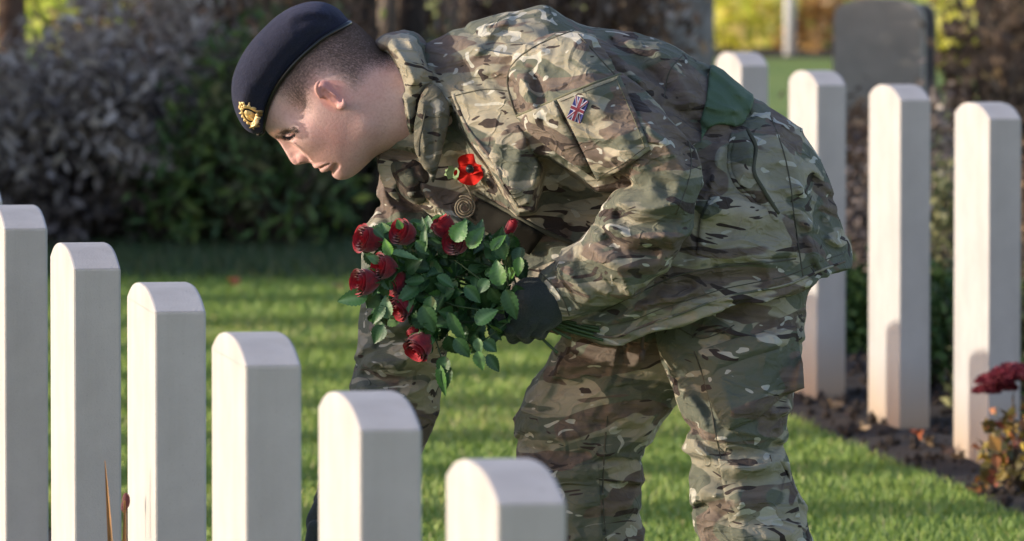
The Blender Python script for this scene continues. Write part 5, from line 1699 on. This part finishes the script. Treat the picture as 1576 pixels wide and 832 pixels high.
# paper poppy
def poppy():
    h_, nn = hit([BV_J], 724, 259)
    if h_ is None: h_ = PW(724, 259, -.1)
    o = h_ + Vector((0, -.022, 0))
    nrm = Vector((-.25, -.95, .1)).normalized()
    u = nrm.cross(Vector((0, 0, 1))).normalized(); v = u.cross(nrm)
    if v.z < 0: u, v = -u, -v
    if u.x < 0: u = -u
    def pp(a, b, c=0): return o + u * a + v * b + nrm * c
    m = MB()
    for sgn, (cx, cy) in ((1, (.003, .008)), (-1, (-.001, -.0085))):
        V = [pp(0, 0, .001)]; n = 36; rings = 5
        for k in range(1, rings + 1):
            for i in range(n):
                a = 2 * math.pi * i / n
                r = .0175 * k / rings * (1 + .05 * math.sin(3 * a + sgn))
                x = cx * k / rings + r * math.cos(a) * 1.36; y = cy * k / rings + r * math.sin(a) * .98
                V.append(pp(x, y, .001 + .0045 * (k / rings) ** 2 * (0.6 + 0.9 * math.sin(5 * a + sgn)) + (.0015 if sgn > 0 else 0)))
        Fc = [(0, 1 + i, 1 + (i + 1) % n) for i in range(n)]
        for k in range(rings - 1):
            for i in range(n):
                a = 1 + k * n + i; b = 1 + k * n + (i + 1) % n
                Fc.append((a, a + n, b + n, b))
        V2 = [q - nrm * .0006 for q in V]; L = len(V)
        m.add(V + V2, Fc + [tuple(L + i for i in f[::-1]) for f in Fc] + [(1 + (rings - 1) * n + i, 1 + (rings - 1) * n + (i + 1) % n, L + 1 + (rings - 1) * n + (i + 1) % n, L + 1 + (rings - 1) * n + i) for i in range(n)])
    pf = m.build('poppy', m_plain('poppy_paper', (0.52, 0.022, 0.016), .9, Specular_IOR_Level=.1), person, world=True)
    m = MB(); m.ellipsoid(pp(.001, 0, .006), (.0055, .0035, .0055)); m.tube([pp(.001 + .0058 * math.cos(a), .0058 * math.sin(a), .0065) for a in [6.283 * i / 16 for i in range(16)]], .0011, 6, closed=True)
    q = m.build('poppy_button', m_plain('black_button', (.012, .012, .014), .35), person, world=True); q.parent = pf; q.matrix_parent_inverse = parent_matrix(pf).inverted()
    m = MB()
    outl = [(-.016, -.004), (-.021, .002), (-.027, .001), (-.029, .005), (-.035, .004), (-.035, .000), (-.041, -.002), (-.039, -.006), (-.043, -.010), (-.037, -.012), (-.035, -.017), (-.029, -.015), (-.024, -.018), (-.018, -.013)]
    V = [pp(a * 1.0, b, .004 + .003 * math.sin(a * 300)) for a, b in outl]; V2 = [q2 - nrm * .0007 for q2 in V]; n = len(V)
    m.add(V + V2, [tuple(range(n)), tuple(range(n, 2 * n))[::-1]] + [(i, (i + 1) % n, n + (i + 1) % n, n + i) for i in range(n)])
    q = m.build('poppy_leaf', m_plain('poppy_leaf', (.22, .33, .14), .7), person, smooth=False, world=True); q.parent = pf; q.matrix_parent_inverse = parent_matrix(pf).inverted()
    # coiled cord below it
    m = MB(); pts = []
    h2, _ = hit([BV_J], 715, 318)
    if h2 is None: h2 = PW(715, 318, -.1)
    o2 = h2 + Vector((0, -.016, 0))
    for i in range(90):
        a = i * 0.235; r = .0045 + .0135 * i / 90
        pts.append(o2 + Vector((r * math.cos(a), -.004 * math.sin(a * .5) - .001 * math.sin(a * 3), r * 1.05 * math.sin(a))))
    m.tube(pts, .0017, 7)
    m.tube([o2 + Vector((.015, 0, .012)), o2 + Vector((.006, -.003, .03)), o2 + Vector((-.004, 0, .044)), h_ + Vector((-.004, -.006, -.02))], .0018, 7)
    m.build('cord', m_plain('tan_cord', (.20, .17, .12), .9), person, world=True)
    # belt adjuster strap across the dark chest
poppy()
applique('chest_strap', BV_J, [(735, 305), (800, 338), (838, 360), (815, 392), (770, 372), (718, 335)], 0.008, m_plain('dark_webbing', (.020, .019, .015), .9, Specular_IOR_Level=.1), person, smooth_it=30)
seam('strap_edge', [BV_J], [(728, 296), (775, 322), (825, 350), (880, 374)], .0042, M_LINING, person)
# toggle cords at the hem
m = MB()
hh, _ = hit([BV_T, BV_J], 988, 505); 
if hh is None: hh = PW(988, 505, -.1)
hh = PW(988, 500, -.13)
m.tube([hh, hh + Vector((.001, 0, -.02)), hh + Vector((0, .004, -.05))], .0028, 8); m.tube([hh + Vector((0, .002, -.040)), hh + Vector((0, .003, -.058))], [.006, .005], 8)
h3 = PW(958, 520, -.13); m.tube([h3, h3 + Vector((.002, 0, -.018))], .003, 8)
m.build('toggle_cord', m_plain('brown_toggle', (.09, .06, .045), .7), person, world=True)

# ------------------------------------------------------------------ gloves: palm, four curled fingers and a thumb
t = MT('glove_wool')
n_ = t.noise(t.coord(), 420, 3, .7); n3 = t.noise(t.coord(), 45, 3)
t.set(Base_Color=t.mix(t.step(n_, .3, .7), (.012, .019, .019), (.030, .042, .042)), Roughness=.8, Sheen_Weight=.15)
t.bump(t.math('ADD', n_, t.math('MULTIPLY', n3, 2.5)), .4, .004)
M_GLOVE = t
def glove(name, palm, fingers, thumb, cuff, extra=()):
    allp = [q for s_ in palm + [cuff] + list(extra) for q in s_[:2]] + [q for f in fingers for q in f[0]] + list(thumb[0])
    A = np.array([tuple(p) for p in allp]); lo = A.min(0) - .045; hi = A.max(0) + .045
    h = .0022
    gx_, gy_, gz_ = [np.arange(lo[i], hi[i], h) for i in range(3)]
    X, Yy, Z = gx_[:, None, None], gy_[None, :, None], gz_[None, None, :]
    g = np.full((len(gx_), len(gy_), len(gz_)), 1.0, np.float32)
    def cc(a, b, r0, r1, fl=1): 
        return cap(a, b, r0, r1, fl, X, Yy, Z)
    for (a, b, r0, r1, fl) in palm: g = smin(g, cc(a, b, r0, r1, fl), .014)
    g = smin(g, cc(*cuff), .012)
    for e_ in extra: g = smin(g, cc(*e_), .010)
    for ps, rs in fingers + [thumb]:
        f = None
        for i in range(len(ps) - 1):
            q = cc(ps[i], ps[i + 1], rs[i], rs[i + 1])
            f = q if f is None else smin(f, q, .003)
        g = smin(g, f, .0035)
    V, Q = surface_nets(g, gx_, gy_, gz_)
    V = lap_smooth(V, Q, 1, .4)
    return mesh_obj(name, V, Q, M_GLOVE, person, world=True)
# near hand: back of the hand to the camera, fingers curled under and behind the stems
def Q3p(px, py, dy): return PW(px, py, -.2 + dy)
palm = [(Q3p(852, 462, .0), Q3p(812, 462, -.012), .028, .030, 1.0), (Q3p(838, 480, .0), Q3p(800, 486, -.008), .030, .026, 1.0), (Q3p(845, 450, .0), Q3p(815, 448, 0), .024, .022, 1.0)]
fingers = [
  ([Q3p(795, 470, -.018), Q3p(772, 487, -.010), Q3p(774, 506, .016), Q3p(792, 505, .034)], [.0125, .0115, .0105, .009]),
  ([Q3p(806, 484, -.022), Q3p(786, 504, -.014), Q3p(790, 519, .014), Q3p(808, 512, .036)], [.0125, .0115, .0105, .009]),
  ([Q3p(820, 492, -.022), Q3p(805, 511, -.012), Q3p(811, 519, .016), Q3p(824, 510, .034)], [.012, .011, .010, .0085]),
  ([Q3p(838, 494, -.018), Q3p(826, 510, -.006), Q3p(832, 514, .016), Q3p(840, 506, .028)], [.0115, .0105, .0095, .008])]
thumb = ([Q3p(830, 450, .012), Q3p(806, 446, .030), Q3p(784, 462, .046), Q3p(772, 480, .052)], [.016, .0135, .0115, .010])
glove('glove', palm, fingers, thumb, (Q3p(850, 464, .002), Q3p(880, 436, .004), .029, .027, 1.0))
# far hand: reaching down to the foot of the stone
def Q4p(px, py, dy=0): return PW(px, py, .045 + dy)
palm = [(Q4p(520, 775), Q4p(502, 812), .030, .030, .62), (Q4p(505, 780), Q4p(494, 800), .022, .022, .62)]
fingers = [([Q4p(484, 812, -.018 + .012 * i - .0), Q4p(478 + 4 * i, 842 + 3 * i, -.022 + .014 * i), Q4p(488 + 6 * i, 862 + 3 * i, -.014 + .013 * i), Q4p(503 + 5 * i, 868 + 2 * i, -.008 + .012 * i)], [.012, .011, .0095, .008]) for i in range(4)]
thumb = ([Q4p(520, 800, -.015), Q4p(534, 826, -.028), Q4p(526, 850, -.030)], [.014, .012, .0095])
glove('glove', palm, fingers, thumb, (Q4p(516, 782), Q4p(540, 745), .030, .028, 1.0))
# ================================================================== the bunch of roses
YB = YP - .20
def BP(px, py, dy=0.0): return W(px, py, YB + dy)
grip = BP(808, 478, .022)
bq = empty('rose_bouquet', tuple(grip)); tag(bq, 'bunch of dark red roses with glossy green leaves held in the dark glove', 'bouquet')
def petal_mat():
    t = MT('rose_petal')
    n_ = t.noise(t.coord(), 130, 3, .6)
    lw = t.n.new('ShaderNodeLayerWeight'); lw.inputs[0].default_value = .35
    col = t.mix(t.step(n_, .3, .7), (0.27, 0.003, 0.012), (0.10, 0.002, 0.012))
    col = t.mix(t.attr('rim'), col, (0.38, 0.008, 0.020))
    t.set(Base_Color=col, Roughness=.62, Sheen_Weight=.3, Specular_IOR_Level=.25)
    t.bump(n_, .25, .002)
    return t
M_ROSE = petal_mat()
t = MT('rose_leaf')
n_ = t.noise(t.coord(), 60, 3, .6)
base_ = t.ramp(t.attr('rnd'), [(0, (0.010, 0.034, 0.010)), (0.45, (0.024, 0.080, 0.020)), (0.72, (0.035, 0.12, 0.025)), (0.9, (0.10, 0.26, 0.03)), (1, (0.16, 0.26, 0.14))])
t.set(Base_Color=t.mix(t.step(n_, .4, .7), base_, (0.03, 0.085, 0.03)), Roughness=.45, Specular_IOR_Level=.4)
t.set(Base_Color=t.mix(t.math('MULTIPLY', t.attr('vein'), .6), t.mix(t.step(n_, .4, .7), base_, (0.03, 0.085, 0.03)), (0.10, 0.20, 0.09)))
t.bump(t.noise(t.coord(), 150, 2), .3, .002)
M_RLEAF = t
M_RSTEM = m_plain('rose_stem', (0.045, 0.085, 0.030), .5)
M_SEPAL = m_plain('sepal', (0.05, 0.13, 0.03), .55)

def rose_bloom(L, R, seed, tight=1.0):
    """petals wrapped round a bud; axis +z, base at the origin; L length, R radius"""
    r = random.Random(seed); V = []; Fc = []; rim = []
    layers = [(0.20, 3, .93), (0.36, 3, .98), (0.54, 4, 1.0), (0.72, 5, .98), (0.88, 5, .90)]
    for li, (rad, cnt, hh) in enumerate(layers):
        a0 = r.uniform(0, 6.28)
        for k in range(cnt):
            ac = a0 + 6.283 * k / cnt + r.uniform(-.12, .12)
            span = 6.283 / cnt * (0.80 if li > 1 else 0.95)
            nu, nv = 11, 9
            b0 = len(V); hp = hh * r.uniform(.95, 1.04); curl = (.05 + .16 * (li / 4)) * tight * r.uniform(.6, 1.3)
            for i in range(nv):
                v = i / (nv - 1)
                for j in range(nu):
                    u = j / (nu - 1) * 2 - 1
                    wid = span * (0.35 + 0.65 * math.sin(min(1, v * 1.25) * math.pi / 2)) * (1 - .18 * max(0, v - .75) * 4 * abs(u))
                    a = ac + u * wid
                    prof = math.sin(min(1.0, .12 + v * .95) * math.pi * .62) ** .75
                    rr = R * rad * (prof * 1.05) + R * .02 * li
                    edge = max(0, v - .8) / .2
                    rr += R * curl * edge ** 2 * (0.6 + 0.4 * math.cos(u * 2))
                    rr *= 1 + .05 * u          # each petal overlaps its neighbour
                    zz = L * hp * (v * (1 - .10 * u * u * v)) - R * .10 * edge ** 2
                    zz += L * .015 * math.sin(5 * u + li)
                    V.append((rr * math.cos(a), rr * math.sin(a), zz)); rim.append(min(1, edge * .8))
            for i in range(nv - 1):
                for j in range(nu - 1):
                    q = b0 + i * nu + j
                    Fc.append((q, q + 1, q + nu + 1, q + nu))
    return V, Fc, rim

def frame(d):
    return Vector(d).normalized().to_track_quat('Z', 'Y').to_matrix()

def leaf_geo(L, w, cup, bend, seed=0):
    n, m = 17, 2
    V = []; Fc = []; vein = []
    for i in range(n):
        v = i / (n - 1)
        ww = w * (math.sin(math.pi * v ** .80) ** .85) * (1 - .18 * v) + .0002
        ser = 1 + (.13 if i % 2 else -.05)
        for j in (-2, -1, 0, 1, 2):
            u = j / 2
            x = u * ww * (ser if abs(j) == 2 else 1)
            z = cup * abs(u) * ww - bend * L * v * v + .0006 * (i % 2) * abs(u) * 2
            V.append((x, L * v, z)); vein.append(1.0 if j == 0 else (.25 if i % 2 else 0))
    for i in range(n - 1):
        for j in range(4):
            q = i * 5 + j
            Fc.append((q, q + 1, q + 6, q + 5))
    return V, Fc, vein
class Leaves:
    def __init__(s): s.V = []; s.Fc = []; s.r = []; s.v = []
    def add(s, p, d, n, L, w, rnd, cup=.35, bend=.25):
        d = Vector(d).normalized(); n = Vector(n); n = (n - d * n.dot(d)).normalized(); x = d.cross(n)
        V, Fc, ve = leaf_geo(L, w, cup, bend)
        b = len(s.V)
        s.V += [Vector(p) + x * a + d * b_ + n * c for a, b_, c in V]
        s.Fc += [tuple(b + i for i in f) for f in Fc]; s.r += [rnd] * len(V); s.v += ve
    def build(s, name, parent):
        o = mesh_obj(name, np.array([tuple(q) for q in s.V]), s.Fc if len(s.V) < 5000 else np.array(s.Fc), M_RLEAF, parent, True, True)
        for nm, a in (('rnd', s.r), ('vein', s.v)):
            at = o.data.attributes.new(nm, 'FLOAT', 'POINT'); at.data.foreach_set('value', np.array(a, np.float32))
        return o
rs = random.Random(21)
# bloom head centre (px), depth, facing, size (px), tilt label
blooms = [
 (567, 369, -.030, (-.80, -.50, .22), 22, .9, 'red rose bloom at the far upper left of the bunch'),
 (622, 359, -.035, (-.62, -.62, .30), 21, .9, 'red rose bloom topmost beside the far sleeve'),
 (684, 350, -.005, (-.55, -.15, .80), 19, .6, 'narrow dark bud at the top of the bunch'),
 (703, 374, -.040, (-.50, -.80, .15), 20, .8, 'dark rose bloom right of the narrow bud'),
 (592, 411, -.050, (-.75, -.62, .12), 21, .9, 'bright rose bloom in the middle of the left cluster'),
 (562, 434, -.055, (-.80, -.58, .02), 22, .9, 'open centred rose bloom leftmost in the bunch'),
 (608, 433, -.020, (-.60, -.45, -.30), 20, .7, 'shaded dark rose bloom behind the left cluster'),
 (619, 470, -.035, (-.60, -.55, -.45), 20, .8, 'rose bloom half hidden by a pale leaf'),
 (646, 531, -.050, (-.55, -.55, -.62), 22, 1.0, 'lowest rose bloom hanging over the sleeve'),
 (638, 511, -.010, (-.50, -.30, -.75), 12, .6, 'small bud above the lowest bloom'),
]
LV = Leaves()
for i, (px, py, dy, f, rp, tight, lb) in enumerate(blooms):
    f = Vector(f).normalized(); R = rp / 940 * .88; L = R * 2.15
    c = BP(px, py, dy)
    o_ = c - f * L * .52
    V, Fc, rim = rose_bloom(L, R, 60 + i, tight)
    M = frame(f)
    b = mesh_obj('rose_bloom', [tuple(o_ + M @ Vector(v)) for v in V], Fc, M_ROSE, bq, True, True)
    at = b.data.attributes.new('rim', 'FLOAT', 'POINT'); at.data.foreach_set('value', np.array(rim, np.float32))
    b['label'] = lb
    # sepals and hip
    m = MB()
    m.ellipsoid(o_ + f * .001, (R * .42, R * .42, R * .42), u=10, v=8)
    for k in range(5):
        a = 6.283 * k / 5; q = []
        for t_i in range(6):
            t_ = t_i / 5; rr = R * (.35 + .78 * math.sin(t_ * 1.9)); zz = L * (.02 + .42 * t_)
            q.append(o_ + M @ Vector((rr * math.cos(a), rr * math.sin(a), zz)))
        m.tube(q, [R * .22, R * .22, R * .19, R * .14, R * .08, R * .02], 6, flat=.35)
    s_ = m.build('sepals', M_SEPAL, b, world=True)
    # stem: from the bloom back through the fist and out behind
    m = MB()
    mid = o_.lerp(grip, .5) + Vector((0, rs.uniform(-.01, .02), rs.uniform(-.01, .015))) - f * .02
    g1 = grip + Vector((rs.uniform(-.006, .006), rs.uniform(-.008, .008), rs.uniform(-.009, .009)))
    end = BP(865 + rs.uniform(0, 80), 512 + rs.uniform(-8, 16), .02 + rs.uniform(-.015, .015)) if i != 4 else BP(858, 543, .0)
    pth = smooth_poly([tuple(o_), tuple(o_ - f * .025), tuple(mid), tuple(g1), tuple(g1.lerp(end, .5) + Vector((0, 0, -.004))), tuple(end)], 5, closed=False)
    m.tube(pth, [.0016 + .0009 * t_ / len(pth) for t_ in range(len(pth))], 7)
    m.build('stem', M_RSTEM, b, world=True)
    # a few leaves along each stem
    for t_ in (.30, .48, .66, .82):
        p = Vector(pth[int(t_ * 15)])
        for k in range(3):
            d = Vector((rs.uniform(-1, .5), rs.uniform(-.9, .4), rs.uniform(-.9, .8)))
            nn = Vector((rs.uniform(-.6, .3), -1, rs.uniform(-.2, .9)))
            LV.add(p + Vector((rs.gauss(0, .008), rs.gauss(0, .012), rs.gauss(0, .008))), d, nn, rs.uniform(.032, .050), rs.uniform(.011, .016), rs.random() * .8)
# the thin red bud at the right
bud = BP(785, 352, .03)
V, Fc, rim = rose_bloom(.034, .0085, 99, .2)
M = frame((.45, -.2, .85)); b = mesh_obj('rose_bloom', [tuple(bud - M @ Vector((0, 0, .017)) + M @ Vector(v)) for v in V], Fc, M_ROSE, bq, True, True)
at = b.data.attributes.new('rim', 'FLOAT', 'POINT'); at.data.foreach_set('value', np.array(rim, np.float32)); b['label'] = 'thin red bud standing up at the right of the bunch'
m = MB(); m.tube([bud - M @ Vector((0, 0, .018)), BP(782, 400, .02), BP(795, 440, .02), grip], .0016, 7); m.build('stem', M_RSTEM, b, world=True)

# leaves filling the bunch: outline of the foliage in the photograph, real depth from front to back
fol = smooth_poly([(575,350),(610,345),(650,338),(700,334),(735,345),(770,352),(800,380),(806,420),(808,450),(800,480),(790,505),(770,520),(745,545),(715,545),(690,545),(672,540),(655,520),(640,500),(610,495),(585,505),(570,490),(562,455),(575,440),(565,400)], 3)
fx_ = []
while len(fx_) < 215:
    q = (rs.uniform(555, 812), rs.uniform(332, 560))
    if poly_sdf(fol, np.array([[q[0]]]), np.array([[q[1]]]))[0, 0] > 4: fx_.append(q)
bl_c = [(b_[0], b_[1], b_[4]) for b_ in blooms]
for (px, py) in fx_:
    near = min(math.hypot(px - a, py - b) / r for a, b, r in bl_c)
    dy = rs.uniform(-.045, .055) if near > 1.5 else rs.uniform(.0, .06)
    c = BP(px, py, dy)
    out = Vector((px - 700, 0, 440 - py)).normalized()
    d = (out * rs.uniform(.0, 1.0) + Vector((rs.gauss(-.2, .5), rs.gauss(0, .45), rs.gauss(-.15, .5)))).normalized()
    nn = Vector((rs.gauss(-.25, .45), -1, rs.gauss(.35, .45)))
    L = rs.uniform(.024, .046)
    LV.add(c - d * L * .5, d, nn, L, L * rs.uniform(.30, .38), min(1, rs.random() ** 1.3 * .98), cup=rs.uniform(.1, .5), bend=rs.uniform(0, .4))
# marked leaves of the photograph: base px, tip px, half width px, shade, normal
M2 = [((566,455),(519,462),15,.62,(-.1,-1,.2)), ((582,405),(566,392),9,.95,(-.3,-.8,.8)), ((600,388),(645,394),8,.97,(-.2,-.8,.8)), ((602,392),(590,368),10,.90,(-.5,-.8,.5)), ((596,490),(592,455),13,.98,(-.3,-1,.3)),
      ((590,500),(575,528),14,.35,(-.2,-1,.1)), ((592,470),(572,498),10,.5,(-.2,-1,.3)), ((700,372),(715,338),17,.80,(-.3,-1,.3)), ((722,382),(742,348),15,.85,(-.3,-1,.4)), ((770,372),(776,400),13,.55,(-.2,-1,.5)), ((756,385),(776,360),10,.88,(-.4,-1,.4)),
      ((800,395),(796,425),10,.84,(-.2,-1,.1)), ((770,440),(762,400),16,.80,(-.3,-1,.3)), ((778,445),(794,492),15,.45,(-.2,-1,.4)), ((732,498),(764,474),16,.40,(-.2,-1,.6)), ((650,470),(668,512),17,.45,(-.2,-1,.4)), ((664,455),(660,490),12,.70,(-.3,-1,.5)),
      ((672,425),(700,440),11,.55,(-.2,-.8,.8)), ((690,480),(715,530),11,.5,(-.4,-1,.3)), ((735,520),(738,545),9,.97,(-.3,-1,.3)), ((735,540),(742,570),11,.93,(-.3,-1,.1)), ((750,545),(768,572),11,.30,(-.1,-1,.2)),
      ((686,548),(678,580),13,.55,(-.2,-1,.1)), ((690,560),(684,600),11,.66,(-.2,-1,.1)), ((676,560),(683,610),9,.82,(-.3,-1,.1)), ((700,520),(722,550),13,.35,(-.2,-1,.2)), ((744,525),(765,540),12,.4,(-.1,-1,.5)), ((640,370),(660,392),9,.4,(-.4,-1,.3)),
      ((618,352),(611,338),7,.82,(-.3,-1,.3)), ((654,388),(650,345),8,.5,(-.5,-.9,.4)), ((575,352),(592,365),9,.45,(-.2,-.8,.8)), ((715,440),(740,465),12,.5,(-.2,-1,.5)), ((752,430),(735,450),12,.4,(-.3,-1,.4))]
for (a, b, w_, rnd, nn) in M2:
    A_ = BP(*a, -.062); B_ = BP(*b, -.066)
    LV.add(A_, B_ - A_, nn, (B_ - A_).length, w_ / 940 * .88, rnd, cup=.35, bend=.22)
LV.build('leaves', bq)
# side twigs under the bunch
m = MB()
for path in ([(700, 500), (728, 530), (745, 548), (765, 570)], [(670, 520), (682, 560), (684, 600)], [(790, 470), (780, 430), (778, 395), (785, 370)], [(600, 470), (588, 445), (580, 400)], [(800, 475), (760, 480), (700, 470), (650, 450)], [(800, 478), (740, 430), (700, 400)], [(800, 480), (750, 520), (715, 540)]):
    m.tube([BP(a, b, -.03) for a, b in path], .0013, 6)
m.build('twigs', M_RSTEM, bq, world=True)
